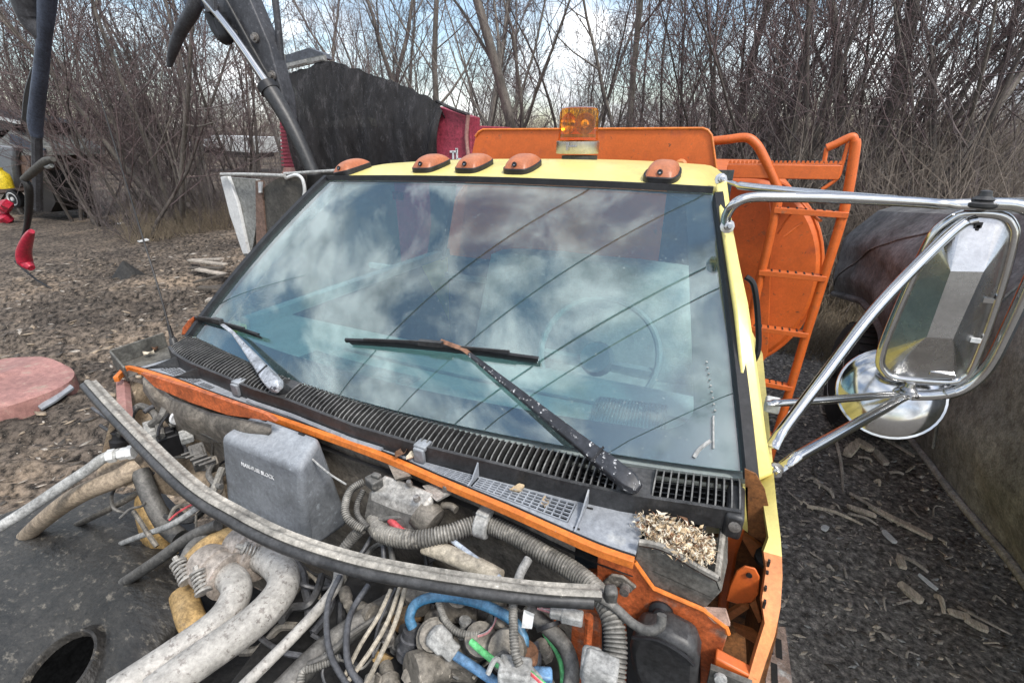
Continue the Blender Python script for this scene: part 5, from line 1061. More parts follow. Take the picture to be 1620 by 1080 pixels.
# red dumper body under a black mesh tarp, far behind the cab on the left
yd = 8.0
def dY(px, py, y=yd): return Yp(px, py, y)
dump = thing('dumper_body', 'red dumper body half covered by a black mesh tarp behind the cab roof', 'dumper', (-7, 8.6, 0))
zf = dY(450, 272)[2]-1.6
a, c = dY(443, 185), dY(472, 187)
red = MB().prism([dY(442, 186), dY(471, 186), dY(473, 265), dY(450, 265)], (0, .3, 0)).build('corner_post', redp, dump)
for k in range(13):
    f = (k+.5)/13; p, q_ = dY(443+3*f, 187+77*f, yd-.02), dY(471+1*f, 187+77*f, yd-.02); MB().bar(p, q_, .03, .035).build('rib', redp, red)
MB().prism([dY(449, 265, yd-.05), dY(474, 265, yd-.05), dY(476, 276, yd-.05), dY(446, 276, yd-.05)], (0, .3, 0)).build('post_foot', pink_paint, dump)
x0, x1 = dY(452, 200)[0], dY(742, 200)[0]
MB().box(((x0+x1)/2, yd+.9, (dY(600, 200)[2]+zf)/2-.1), (x1-x0, 1.7, dY(600, 200)[2]-zf+.2)).build('box', redp, dump, bevel=.02)
topl = [(452, 118), (470, 112), (520, 95), (560, 108), (600, 122), (650, 140), (690, 160), (700, 175)]
botl = [(470, 276), (490, 276), (530, 276), (565, 276), (600, 276), (640, 276), (675, 270), (690, 262)]
def tarp(u, v):
    f = u*(len(topl)-1); i = min(int(f), len(topl)-2); t_ = f-i
    tp = np.array(topl[i])*(1-t_)+np.array(topl[i+1])*t_; bt = np.array(botl[i])*(1-t_)+np.array(botl[i+1])*t_
    p = dY(*(tp*(1-v)+bt*v), yd-.08); p[2] += (.05*(mnoise.noise(Vector((u*23, 3, 1)))+.6*mnoise.noise(Vector((u*60, 7, 1)))))*(1-v)**3
    return p+np.array([0, -.05*math.sin(u*34+v*3)*(.3+v)-.12*math.sin(v*3.1), 0])
MB().grid(tarp, 70, 24, thick=(0, .01, 0)).build('tarp', tarp_m, dump, recalc=False)
MB().grid(lambda u, v: tarp(u, 0)+np.array([0, .7*v, -.9*v]), 40, 6, thick=(0, 0, -.01)).build('tarp_top', tarp_m, dump, recalc=False)
MB().bar(dY(448, 86), dY(452, 122), .05, .10).bar(dY(450, 106), dY(515, 92), .06, .10).build('tarp_roller', greyp, dump)
MB().prism([dY(450, 88), dY(488, 76), dY(510, 84), dY(514, 92), (dY(450, 106))], (0, .2, 0)).build('roller_cover', mat('pale_grey_cover', (.10, .11, .13), .6), dump)
for (a, c) in (((455, 104), (484, 97)), ((494, 96), (512, 92))): MB().bar(dY(*a, yd-.1), dY(*c, yd-.1), .04, .06).build('cover_slat', ltgrey, dump)
MB().prism([dY(690, 168), dY(742, 185), dY(742, 278), dY(690, 278)], (0, .4, 0)).build('tail_panel', redp, dump)
MB().tube([dY(741, 182, yd-.05), dY(738, 215, yd-.05), dY(741, 250, yd-.05)], .035, 8).build('tail_post', pink_paint, dump)
MB().tube([dY(690, 160, yd-.05), dY(715, 172, yd-.05), dY(742, 182, yd-.05)], .03, 8).build('top_rail', tarp_m, dump)
lt = MB(); W_ = .035
for a, c in (((712, 240), (723, 240)), ((717, 240), (717, 254)), ((721, 236), (724, 236)), ((723, 236), (723, 252)), ((723, 252), (733, 252)), ((716, 256), (716, 264)), ((716, 256), (724, 256)), ((727, 256), (727, 264)), ((727, 256), (736, 256)), ((727, 260), (734, 260))): lt.bar(dY(*a, yd-.02), dY(*c, yd-.02), .02, W_)
lt.build('lettering', letter_m, dump)
MB().box((-7, 9, (zf+GZ)/2-.1), (3.2, 1.2, zf-GZ)).build('chassis', dark_m, dump)

# raised boom with hydraulic ram
ybm = 6.0
def bY(px, py, y=ybm): return Yp(px, py, y)
boom = thing('hydraulic_boom', 'raised dark boom with bright hydraulic ram rod and black barrel above the red dumper', 'boom', (-6, 6.4, 0))
MB().prism([bY(318, -40), bY(378, -40), bY(425, 70), bY(447, 150), bY(452, 190), bY(440, 180), bY(424, 150), bY(372, 70), bY(340, 25)], (0, .25, 0)).build('boom_arm', boom_m, boom, bevel=.02)
MB().tube([bY(325, 0, ybm-.2), bY(372, 58, ybm-.2), bY(432, 146, ybm-.2)], [.055, .055, .055], 14, smooth=3).build('ram_rod', chrome, boom)
MB().tube([bY(424, 138, ybm-.2), bY(450, 180, ybm-.2), bY(474, 226, ybm-.2), bY(500, 285, ybm-.2)], [.13, .12, .11, .10], 18, smooth=3).build('ram_barrel', blk, boom)
MB().tube([bY(421, 134, ybm-.2), bY(428, 145, ybm-.2)], .145, 18, smooth=0).build('barrel_collar', blk_clean, boom)
MB().tube([bY(335, 20, ybm-.1), bY(345, 45, ybm-.1), bY(352, 55, ybm-.1), bY(358, 58, ybm-.1), bY(350, 30, ybm-.1)], .11, 12).build('hose_loop', blk_clean, boom)
MB().tube([bY(312, -30), bY(308, 10), bY(288, 45), bY(274, 80), bY(268, 105)], [.10, .11, .10, .08, .04], 12).build('dangling_hose', boom_m, boom)
MB().prism([bY(282, -30), bY(330, -30), bY(318, 12), bY(290, 8)], (0, .3, 0)).build('boom_head', slateb, boom, bevel=.03)
MB().tube([bY(430, -40, ybm+.2), bY(440, 40, ybm+.2), bY(446, 110, ybm+.2)], .05, 10).build('boom_stay', boom_m, boom)
for (px, py) in ((340, 12), (372, 55), (405, 60), (432, 120), (440, 165)):
    MB().lathe(bY(px, py, ybm-.01), (0, -1, 0), [(0, .07), (.03, .07), (.03, .04), (.07, .04), (.07, .015)], 10).build('pin', steel_bolt, boom)
MB().prism([bY(316, -8, ybm-.25), bY(336, -8, ybm-.25), bY(340, 18, ybm-.25), bY(326, 20, ybm-.25)], (0, .06, 0)).build('ram_bracket', boom_m, boom, bevel=.01)
MB().tube([bY(352, -10, ybm-.05), bY(385, 50, ybm-.05), bY(418, 110, ybm-.05), bY(438, 140, ybm-.1)], .022, 8).build('hydraulic_line', blk, boom)
MB().box((-5.6, 6.5, -1.5), (.4, .4, 1.9)).build('boom_post', boom_m, boom)

# grey and white truck-body corner behind the passenger side
yg = 4.4
def cY(px, py, y=yg): return Yp(px, py, y)
gb = thing('utility_body', 'weathered grey and white utility body corner standing left of the windshield', 'truck body', (-5.2, 4.9, 0))
MB().prism([cY(349, 280), cY(405, 284), cY(414, 300), cY(400, 390), cY(392, 410), cY(384, 400)], (0, .06, 0)).build('corner_panel', greyp, gb)
MB().prism([cY(348, 280, yg-.05), cY(360, 278, yg-.05), cY(375, 320, yg-.05), cY(393, 402, yg-.05), cY(384, 402, yg-.05), cY(363, 340, yg-.05)], (0, .05, 0)).build('white_edge', whitep, gb, bevel=.01)
MB().tube([cY(350, 276, yg-.1), cY(390, 276, yg-.1), cY(450, 278, yg-.1)], .022, 10).build('top_rail', rim_m, gb)
MB().tube([cY(450, 275, yg), cY(500, 272, yg), cY(535, 270, yg)], .02, 10).build('top_rail', rim_m, gb)
MB().prism([cY(404, 286, yg-.02), cY(412, 286, yg-.02), cY(421, 370, yg-.02), cY(421, 420, yg-.02), cY(406, 420, yg-.02)], (0, .06, 0)).build('brown_post', brownp, gb)
MB().prism([cY(408, 288, yg-.04), cY(414, 288, yg-.04), cY(413, 305, yg-.04), cY(409, 305, yg-.04)], (0, .02, 0)).build('post_cap', whitep, gb)
MB().grid(lambda u, v: cY(414+68*u*(1-.0*v), 300-24*math.sin(u*1.9)+v*(130), yg+.02)+np.array([0, -.05*math.sin(u*3.1), 0]), 14, 12, thick=(0, .04, 0)).build('side_panel', darkg, gb)
MB().tube([cY(452, 282, yg-.05), cY(468, 277, yg-.05), cY(478, 283, yg-.05), cY(482, 300, yg-.05), cY(480, 315, yg-.05)], .02, 8).build('panel_edge', whitep, gb)
MB().prism([cY(480, 278, yg+.1), cY(540, 272, yg+.1), cY(540, 420, yg+.1), cY(480, 420, yg+.1)], (0, .04, 0)).build('dark_panel', dark_m, gb)
MB().box((cY(440, 350)[0], yg+.9, (cY(440, 300)[2]+GZ+.3)/2), (1.3, 1.5, cY(440, 300)[2]-GZ-.35)).build('body_box', darkg, gb)

# slate mast at the left edge, trailer, cable and jug
ys = 4.6
def sY(px, py, y=ys): return Yp(px, py, y)
mast = MB().tube([sY(58, 215), sY(56, 190), sY(64, 120), sY(70, 60), sY(74, 10), sY(76, -40)], [.09, .11, .10, .09, .11, .13], 10).build('mast', slateb, None)
mast2 = thing('steel_mast', 'slate blue leaning mast with dark drooping head at the left edge', 'mast', (-11, 4.7, 0))
mast.parent = mast2; mast.location = -Vector(mast2.location)
MB().tube([sY(48, -40), sY(48, 0), sY(54, 30), sY(64, 52), sY(68, 64)], [.22, .24, .20, .13, .08], 12).build('mast_head', boom_m, mast2)
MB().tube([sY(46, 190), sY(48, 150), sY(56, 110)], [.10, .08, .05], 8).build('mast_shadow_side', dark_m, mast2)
MB().tube([sY(58, 210), sY(60, 330)], .08, 8, smooth=0).build('mast_post', boom_m, mast2)
MB().tube([sY(40, 2), sY(33, 6), sY(30, 12)], .08, 8).build('head_knob', dark_m, mast2)

yt2 = 7.6
def tY(px, py, y=yt2): return Yp(px, py, y)
trl = thing('trailer', 'dark grey trailer with one pale wheel at the far left edge', 'trailer', (-21, 8.4, 0))
MB().prism([tY(-60, 170), tY(30, 193), tY(4, 218), tY(-60, 225)], (0, 1.6, 0)).build('cover', dark_m, trl)
MB().bar(tY(-40, 178, yt2-.05), tY(30, 194, yt2-.05), .08, .08).build('cover_edge', whitep, trl)
MB().prism([tY(-60, 215), tY(18, 205), tY(70, 235), tY(74, 246), tY(-60, 246)], (0, 1.5, 0)).build('bed', greyp, trl)
MB().prism([tY(15, 212, yt2-.05), tY(70, 236, yt2-.05), tY(70, 246, yt2-.05), tY(15, 226, yt2-.05)], (0, .05, 0)).build('bed_rail', slateb, trl)
MB().prism([tY(-60, 246), tY(46, 246), tY(50, 300), tY(-60, 312)], (0, 1.4, 0)).build('side_board', brownp, trl)
MB().prism([tY(-20, 228, yt2-.2), tY(20, 232, yt2-.2), tY(20, 262, yt2-.2), tY(26, 298, yt2-.2), tY(-20, 290, yt2-.2)], (0, .2, 0)).build('tank', slate, trl, bevel=.08)
tw_ = tY(20, 315, yt2-.15); rr_ = pxr(tw_, 28)
wt_ = MB().lathe(tw_, (.25, -1, 0), [(-.2, rr_*.6), (-.2, rr_*.95), (-.12, rr_), (-.02, rr_), (.0, rr_*.9), (.0, rr_*.62)], 28).build('wheel', tyre_m, trl)
MB().lathe(tw_, (.25, -1, 0), [(-.05, rr_*.2), (-.06, rr_*.55), (.02, rr_*.72), (.03, rr_*.66), (-.02, rr_*.5), (.0, rr_*.22), (.03, rr_*.2), (.03, .01)], 24).build('wheel_rim', whitep, wt_)
MB().prism([tY(46, 290, yt2+.1), tY(72, 270, yt2+.1), tY(88, 320, yt2+.1), tY(80, 336, yt2+.1), tY(46, 330, yt2+.1)], (0, 1., 0)).build('dark_box', dark_m, trl)
o = MB().lathe(tY(2, 282, yt2-.5), (0, 0, 1), [(-.33, .02), (-.3, .22), (-.05, .24), (.1, .22), (.22, .12), (.3, .12), (.32, .02)], 14).build('yellow_drum', yellowp); tag(at_base(o), 'bright yellow drum on the trailer side at the left edge', 'drum')
rp = MB()
for k in range(9): c = tY(2+rng.uniform(-8, 12), 335+rng.uniform(-14, 14), 6.9); rp.lathe(c, (rng.uniform(-1, 1), rng.uniform(-1, 1), 1), [(-.15, .03), (-.1, .13), (.08, .15), (.16, .05)], 7)
o = rp.build('red_bundle', redjug); tag(at_base(o), 'crumpled red bundle on the sandy ground below the trailer wheel', 'bundle')
yc = 3.7
def kY(px, py, y=yc): return Yp(px, py, y)
crane = thing('bent_pipe', 'bent black pipe arching down in front of the trailer at left', 'pipe', (-8.6, 3.7, 0))
MB().tube([kY(84, 252), kY(72, 256), kY(52, 272), kY(38, 284)], [.035, .06, .06, .05], 10).build('upper_pipe', darkg, crane)
MB().tube([kY(38, 284), kY(45, 296), kY(46, 325), kY(42, 360), kY(34, 380), kY(26, 405), kY(30, 418)], [.05, .055, .05, .04, .022, .02, .02], 10).build('lower_pipe', dark_m, crane)
MB().tube([kY(24, 413), kY(40, 428), kY(60, 444), kY(86, 458)], [.02, .02, .016, .008], 8).build('pipe_tail', blk_clean, crane)
MB().tube([kY(68, 256), kY(74, 264), kY(82, 262)], .03, 8).build('pipe_hook', greyp, crane)
o = MB().tube([Yp(50, 366, 3.6), Yp(44, 378, 3.6), Yp(38, 398, 3.6), Yp(40, 414, 3.6), Yp(50, 424, 3.6)], [.04, .075, .10, .11, .05], 14).build('red_jug', redjug); tag(at_base(o), 'dark red plastic jug hanging against the bent black pipe', 'jug')

# mounds and scraps on the mud
def mound(name, px, py, w, d_, h, m, label, cat, seed, pointy=1.5):
    p = gpt(px, py)
    def fn(u, v):
        a = u*2*math.pi; r = v; k_ = 1+.28*mnoise.noise(Vector((math.cos(a)*1.4+seed, math.sin(a)*1.4, r*1.2)))
        return p+np.array([math.cos(a)*r*w*k_, math.sin(a)*r*d_*k_, h*(1-r**pointy)-.06+.04*h*mnoise.noise(Vector((a*2, r*5, seed)))])
    o = MB().grid(fn, 36, 14).build(name, m, None, recalc=False); tag(at_base(o), label, cat); return o
mound('rock', 203, 437, .40, .3, .42, rock_m, 'dark pointed rock on the rutted mud left of the antenna', 'rock', 3, 1.2)
p0 = gpt(18, 640)
def tub(u, v):
    a = u*2*math.pi; e = 2.6; cx_ = math.copysign(abs(math.cos(a))**(2/e), math.cos(a)); sy = math.copysign(abs(math.sin(a))**(2/e), math.sin(a)); r = min(1, v*1.35); z = .42 if v < .74 else .42*(1-((v-.74)/.26))**.8
    bl = .05*(1-r)+.02*math.sin(cx_*3+sy*2)
    return p0+np.array([-.25, .05, 0])+np.array([cx_*r*.74, sy*r*.50, z*.45-.05+(bl if v < .74 else 0)])
o = MB().grid(tub, 48, 22).build('fender_shell', pink_paint, None, recalc=False); tag(at_base(o), 'faded red rounded fender shell lying on the mud at the left edge', 'fender')
o = MB().prism([gpt(62, 652, .05), gpt(80, 636, .10), gpt(120, 628, .12), gpt(126, 634, .10), gpt(96, 650, .05), gpt(70, 658, .04)], (0, 0, -.025)).build('metal_scrap', slate, None, bevel=.004); tag(at_base(o), 'pale blue-grey sheet scrap beside the faded red fender shell', 'metal scrap')
for k, (px, py) in enumerate(((205, 362), (228, 386), (195, 358))):
    c = gpt(px, py, .03); o = MB().prism([c+[rng.uniform(-.25, -.1), -.05, 0], c+[.05, -.12, .01], c+[.22, .03, .05], c+[0, .1, .05]], (0, 0, -.02)).build('paper_scrap', whitep); tag(at_base(o), 'white scrap lying on the mud beyond the dark pointed rock', 'scrap', 'white scraps on the mud')
# stacked rough planks left of the windshield
for k in range(9):
    a, c = gpt(300+rng.uniform(-6, 6)+k*4, 420+k*8.5, .05), gpt(352+rng.uniform(-8, 8)+k*2, 428+k*7, .08)
    a[2] += .06*(8-k)/8+.03; c[2] += .1; o = MB().bar(a, c, .10+.05*rng.random(), .035).build('plank', rng.choice([wood_g, wood_l, wood_d]), None, bevel=.004)
    tag(at_base(o), ('top', 'second', 'third', 'fourth', 'middle', 'sixth', 'seventh', 'eighth', 'lowest')[k]+' rough plank, counted downwards, in the loose pile left of the windshield', 'plank', 'planks piled left of the windshield')

# sticks and boards on the dark dirt to the right
def stick(px0, py0, px1, py1, w, m, label, group=None, round_=False, flat=.45):
    a, c = gpt(px0, py0, .015), gpt(px1, py1, .015); r = w/2*depth((a+c)/2)/F
    if round_:
        mid = (a+c)/2+np.array([rng.uniform(-.03, .03), rng.uniform(-.03, .03), .02]); o = MB().tube([a, mid, c], [r, r*.9, r*.55], 7, 4).build('stick', m)
    else:
        d = c-a; L_ = np.linalg.norm(d); d /= L_; s_ = np.cross(d, (0, 0, 1)); s_ /= np.linalg.norm(s_)
        j = lambda q: rng.uniform(-.35, .35)*q
        o = MB().prism([a-s_*r*.8, a+d*L_*.03+s_*r*.5, a+d*L_*.3+s_*r*(1+j(.3)), a+d*L_*.7+s_*r*(1+j(.4)), c+s_*r*.7, c+d*j(.03)-s_*r*.2, c-s_*r*.9-d*L_*.04, a+d*L_*.5-s_*r*(1+j(.3))], (0, 0, max(.008, r*2*flat))).build('wood_piece', m, None, bevel=.002)
    tag(at_base(o), label, 'stick' if round_ else 'wood piece', group); return o
stick(1372, 800, 1474, 857, 11, wood_l, 'longest flat weathered board on the dark dirt below the mirror')
stick(1338, 805, 1385, 817, 10, wood_l, 'short thick pale board just left of the longest board')
stick(1276, 802, 1364, 832, 6, wood_l, 'long thin pale round stick nearest the broken yellow edge', round_=True)
stick(1340, 816, 1388, 830, 5, wood_g, 'thin grey stick lying below the short thick pale board', round_=True)
stick(1376, 683, 1446, 724, 6, wood_g, 'grey lath lying under the round mirror beside the van')
stick(1322, 698, 1334, 778, 5, wood_g, 'dark bent stick running upright between the mirror arms', round_=True)
stick(1288, 762, 1318, 790, 6, wood_g, 'forked grey twig left of the bent stick', round_=True)
stick(1345, 780, 1412, 826, 6, wood_g, 'narrow grey branch meeting the longest board', round_=True)
stick(1396, 840, 1414, 862, 9, whitep, 'small bright pale chip under the longest board')
stick(1418, 880, 1468, 905, 7, wood_g, 'grey stick crossing beside a split block in the middle of the dirt', round_=True)
stick(1420, 885, 1425, 905, 12, wood_l, 'short upright tan block in the middle of the dirt')
stick(1420, 924, 1456, 956, 15, wood_l, 'broad splintered tan bark slab in the middle of the dirt')
stick(1450, 912, 1482, 937, 7, whitep, 'bright narrow splinter right of the bark slab')
stick(1480, 945, 1492, 972, 9, wood_l, 'curled tan bark strip right of the bark slab', round_=True)
stick(1498, 972, 1530, 980, 12, wood_l, 'pale bark curl left of the thick tan chunk near the lower right corner')
stick(1522, 984, 1560, 1002, 13, wood_l, 'thick tan wood chunk near the lower right corner')
stick(1514, 962, 1598, 1008, 5, wood_g, 'long thin dark pole near the lower right corner beside the van', round_=True)
stick(1306, 838, 1300, 844, 9, whitep, 'tiny pale square chip near the broken yellow edge')
stick(1355, 704, 1338, 722, 14, wood_l, 'pale angular wood chunk between the mirror arms')
stick(1352, 700, 1378, 716, 14, wood_l, 'knobbly tan wood chunk between the mirror arms')
stick(1320, 730, 1358, 736, 10, wood_d, 'dark flat board below the lower mirror arm')
stick(1382, 716, 1402, 734, 12, wood_g, 'grey bark chunk right of the knobbly tan chunk')
o = mound('stone', 1241, 866, .045, .05, .07, ltgrey, 'pale rounded stone close to the broken yellow edge', 'stone', 8, 2.5)
for k in range(70):
    if k < 46: px, py = rng.uniform(1240, 1600), rng.uniform(650, 1070)
    else: px, py = rng.uniform(1260, 1420), rng.uniform(560, 800)
    if px > 1400 and py < 660+(px-1400)*1.2: continue
    a = rng.gauss(.5, .6); L_ = rng.uniform(8, 30)
    stick(px, py, px+L_*math.cos(a), py+L_*math.sin(a), rng.uniform(2.5, 6), rng.choice([wood_l, wood_g, wood_g, wood_d]), 'small weathered wood splinter scattered on the dark dirt right of the truck', 'wood splinters on the dirt', round_=rng.random() < .5)

# fine chips: one mass
def chips(name, n, region, smin, smax, label, mats, seed):
    r = np.random.default_rng(seed); xy = region(r, n); n = len(xy); z = ground_h(xy[:, 0], xy[:, 1])
    a = r.uniform(0, np.pi, n)+0; a = r.normal(.7, .7, n); L_ = r.uniform(smin, smax, n)*r.choice([.5, .8, 1.0, 1.7], n); W_ = L_*r.uniform(.14, .5, n); T_ = W_*r.uniform(.2, .5, n)
    u = np.stack([np.cos(a), np.sin(a), r.normal(0, .15, n)], 1); w = np.stack([-np.sin(a), np.cos(a), r.normal(0, .25, n)], 1)
    c = np.stack([xy[:, 0], xy[:, 1], z+T_*.6], 1); up = np.array([[0, 0, 1.0]])
    tri = [c-u*L_[:, None], c+w*W_[:, None], c+u*L_[:, None]*r.uniform(.7, 1, (n, 1)), c-w*W_[:, None]*.8]
    lo = np.stack(tri, 1); hi = lo+up[None]*T_[:, None, None]; V = np.concatenate([lo, hi], 1).reshape(-1, 3)
    b0 = (np.arange(n)*8)[:, None, None]; Qs = np.array([[4, 5, 6, 7], [0, 1, 5, 4], [1, 2, 6, 5], [2, 3, 7, 6], [3, 0, 4, 7]])[None]; Q = (b0+Qs).reshape(-1, 4)
    me = np_mesh(name, V, Q)
    for m in mats: me.materials.append(m)
    me.polygons.foreach_set('material_index', np.repeat(r.integers(0, len(mats), n), 5).astype(np.int32))
    o = bpy.data.objects.new(name, me); COL.objects.link(o); o['kind'] = 'stuff'; o['label'] = label; return o
def reg_r(r, n):
    y = r.uniform(.4, 9, n)**1.0; x = r.uniform(.2, 3.2, n); return np.stack([x, y], 1)
def reg_l(r, n):
    x = -2.0-11*r.random(n)**1.3; y = r.uniform(.2, 11, n); return np.stack([x, y], 1)
chips('wood_chips', 17000, reg_r, .006, .022, 'fine wood chips and gravel over the dark dirt at right', [wood_l, wood_g, wood_g, wood_d, wood_d, ltgrey], 4)
chips('mud_crumbs', 12000, reg_l, .012, .05, 'crumbs and chips over the rutted mud at left', [wood_g, wood_d, wood_d, tan_m], 5)

# far white trailers seen through the trees
for k, (px0, px1, py0, py1, d_) in enumerate(((292, 332, 220, 236, 44), (330, 398, 214, 244, 46))):
    fwd = lambda px, py: Yp(px, py, d_*.5)
    t = thing('box_trailer', ('low white trailer far beyond the trees at left', 'long white box trailer far beyond the trees, nearest the red dumper')[k], 'trailer', tuple(np.array(fwd((px0+px1)/2, 240))*[1, 1, 0]))
    MB().prism([fwd(px0, py0), fwd(px1, py0+3), fwd(px1, py1-2), fwd(px0, py1-6)], (0, 2.4, 0)).build('box', whitep, t)
    MB().prism([fwd(px0+8, py1-6), fwd(px1-4, py1-3), fwd(px1-4, py1+6), fwd(px0+8, py1+2)], (0, 2.0, 0)).build('underframe', dark_m, t)
    for j in range(3): MB().bar(fwd(px0+12*(j+1), py0+2)+[0, -.02, 0], fwd(px0+12*(j+1), py1-7)+[0, -.02, 0], .1, .1).build('panel_joint', greyp, t)

# overhead wires that the windshield mirrors
def mirrored(px, py, zw):
    p, u, v = glassp(px, py, 0.0); e = 1e-3; du = WS(min(u+e, 1), v)-WS(u-e, v); dv_ = WS(u, v+e)-WS(u, v-e); nrm = np.cross(du, dv_); nrm /= np.linalg.norm(nrm)
    d = p/np.linalg.norm(p); r = d-2*d.dot(nrm)*nrm; return p+r*((zw-p[2])/r[2])
wires = [((850, 340), (780, 390), (700, 460), (620, 532), (550, 600)), ((960, 385), (880, 440), (760, 530), (690, 585)), ((1100, 428), (1060, 450), (930, 530), (800, 612), (730, 655)), ((1100, 468), (1000, 535), (880, 602), (800, 650)), ((1085, 640), (1040, 675), (1005, 705))]
for k, w in enumerate(wires):
    pts = np.array([mirrored(x, y, 4.2) for x, y in w]); c = pts.mean(0); d = np.linalg.svd(pts-c)[2][0]
    if k == 4: d = dprev
    dprev = d
    P_ = [c+d*s+np.array([0, 0, .0012*s*s]) for s in (-30, -12, -5, -2, 0, 2, 5, 12, 30)]
    o = MB().tube(P_, (.017, .013, .019, .014, .010)[k], 6, 3).build('overhead_wire', blk_clean); tag(at_base(o), ('overhead wire mirrored as the longest dark line, left of the long wiper blade', 'overhead wire mirrored as the second dark line across the middle of the windshield', 'overhead wire mirrored as the thick dark line ending just right of the wiper blade', 'overhead wire mirrored as the lowest long dark line over the steering wheel', 'overhead wire mirrored as the short dark line over the speaker grille')[k], 'wire', 'overhead wires above the truck')
# ------------------------------------------------------------------ bare trees
def skeleton(seed, height, r0, stems=1, lean=0.12, n1=22, n2=6, n3=4, base=.12, spread=(22, 58)):
    r = np.random.default_rng(seed); T = []; C = []           # trunk segments, crown segments: (p, q, rp, rq)
    def path(p, d, L_, ra, rb, m, jit, out, upb=.04):
        pts = [p]; d = d/np.linalg.norm(d)
        for i in range(m):
            d = d+r.normal(0, jit, 3)+np.array([0, 0, upb]); d /= np.linalg.norm(d); q = pts[-1]+d*L_/m
            a = ra+(rb-ra)*i/m; b_ = ra+(rb-ra)*(i+1)/m; out.append((pts[-1], q, a, b_)); pts.append(q)
        return pts, d
    def child(pts, t):
        f = t*(len(pts)-1); i = min(int(f), len(pts)-2); p = pts[i]*(1-f+i)+pts[i+1]*(f-i); d = pts[i+1]-pts[i]; return p, d/np.linalg.norm(d)
    def side_dir(d, ang):
        a = np.cross(d, r.normal(0, 1, 3)); a /= np.linalg.norm(a); return d*math.cos(ang)+a*math.sin(ang)
    for s in range(stems):
        d0 = np.array([r.normal(0, lean), r.normal(0, lean), 1.0]); h = height*r.uniform(.8, 1.05); rr = r0*(1 if stems == 1 else r.uniform(.6, 1))
        pts, _ = path(np.array([r.normal(0, .03 if stems > 1 else 0), r.normal(0, .03 if stems > 1 else 0), -.15]), d0, h, rr, rr*.12, 11, .07, T)
        for k in range(n1):
            t = base+(1-base)*((k+r.random())/n1); p, d = child(pts, min(t, .98)); L1 = h*.38*(1.08-t)*r.uniform(.6, 1.25)+.5; ra = max(.009, rr*(1-t*.85)*r.uniform(.25, .48))
            big = ra > .022
            p1, _ = path(p, side_dir(d, math.radians(r.uniform(*spread))), L1, ra, .006, 6, .10, T if big else C, .09)
            for j in range(n2):
                t2 = .15+.83*r.random(); pp, dd_ = child(p1, t2); L2 = L1*.45*(1.15-t2)*r.uniform(.6, 1.4)+.15
                p2, _ = path(pp, side_dir(dd_, math.radians(r.uniform(22, 60))), L2, max(.0055, ra*.4*(1-t2*.5)), .0045, 3, .13, C, .07)
                for i in range(n3):
                    pp2, d2 = child(p2, .2+.8*r.random()); path(pp2, side_dir(d2, math.radians(r.uniform(20, 65))), L2*.5*r.uniform(.5, 1.3)+.06, .0045, .0035, 1, .1, C, .05)
    return T, C
def seg_mesh(name, segs, sides, m):
    n = len(segs); P = np.array([s[0] for s in segs]); Qp = np.array([s[1] for s in segs]); ra = np.array([s[2] for s in segs]); rb = np.array([s[3] for s in segs])
    d = Qp-P; d /= np.maximum(1e-6, np.linalg.norm(d, axis=1))[:, None]; ref = np.where(np.abs(d[:, 2:3]) > .9, [[1., 0, 0]], [[0, 0, 1.]]); u = np.cross(d, ref); u /= np.linalg.norm(u, axis=1)[:, None]; w = np.cross(d, u)
    V = np.zeros((n, 2*sides, 3))
    for k in range(sides):
        a = 2*math.pi*k/sides; o = u*math.cos(a)+w*math.sin(a); V[:, k] = P+o*ra[:, None]; V[:, sides+k] = Qp+d*(rb*.4)[:, None]+o*rb[:, None]
    Qs = np.array([[k, (k+1) % sides, sides+(k+1) % sides, sides+k] for k in range(sides)])
    Q = (np.arange(n)*2*sides)[:, None, None]+Qs[None]; me = np_mesh(name, V.reshape(-1, 3), Q.reshape(-1, 4)); me.polygons.foreach_set('use_smooth', [True]*len(me.polygons)); me.materials.append(m); return me
protos = []
specs = [(101, 11, .10, 1, .07, 19, 6, 3, bark, twig), (102, 10, .075, 1, .12, 18, 6, 3, bark, twig_r), (103, 12, .125, 1, .06, 17, 6, 3, bark, twig), (104, 9, .07, 1, .14, 18, 6, 3, bark_d, twig_r), (105, 10, .08, 4, .26, 14, 6, 3, bark, twig), (106, 9, .06, 3, .22, 16, 6, 3, bark_d, twig_r), (107, 8, .05, 1, .12, 20, 6, 3, bark_d, twig), (108, 7.5, .045, 5, .28, 10, 6, 3, bark_d, twig_r)]
for (sd_, h, r0, st_, ln_, a_, b_, c_, mb, mt) in specs:
    T, C = skeleton(sd_, h, r0, st_, ln_, a_, b_, c_); protos.append((seg_mesh('trunk', T, 6, mb), seg_mesh('crown', C, 3, mt)))
def tree(k, px, dist, rot, scale, label, group=None, loc=None, tilt=(0, 0)):
    d = ray(px, YH); d = d/np.linalg.norm(d[:2]); p = d*dist if loc is None else loc
    o = bpy.data.objects.new('bare_tree', None); COL.objects.link(o); o.location = (p[0], p[1], float(ground_h(p[0], p[1]))-.03); o.rotation_euler = (tilt[0], tilt[1], rot); o.scale = (scale,)*3
    o['label'] = label; o['category'] = 'tree'
    if group: o['group'] = group
    for nm, me in zip(('trunk', 'crown'), protos[k]):
        c = bpy.data.objects.new(nm, me); COL.objects.link(c); c.parent = o
    return o
tr_ = random.Random(5)
tree(2, 826, 12.0, 1.0, 1.15, 'thick dark grey tree rising just left of the amber beacon')
tree(0, 772, 13.5, 2.2, 1.0, 'slim grey tree second to the left of the amber beacon')
tree(0, 690, 16.0, .3, 1.15, 'tall grey tree above the right end of the black tarp')
tree(2, 592, 19.0, 4.0, 1.1, 'broad tree rising behind the peak of the black tarp')
tree(2, 1128, 12.5, 2.0, .95, 'forked grey tree behind the right end of the orange headboard')
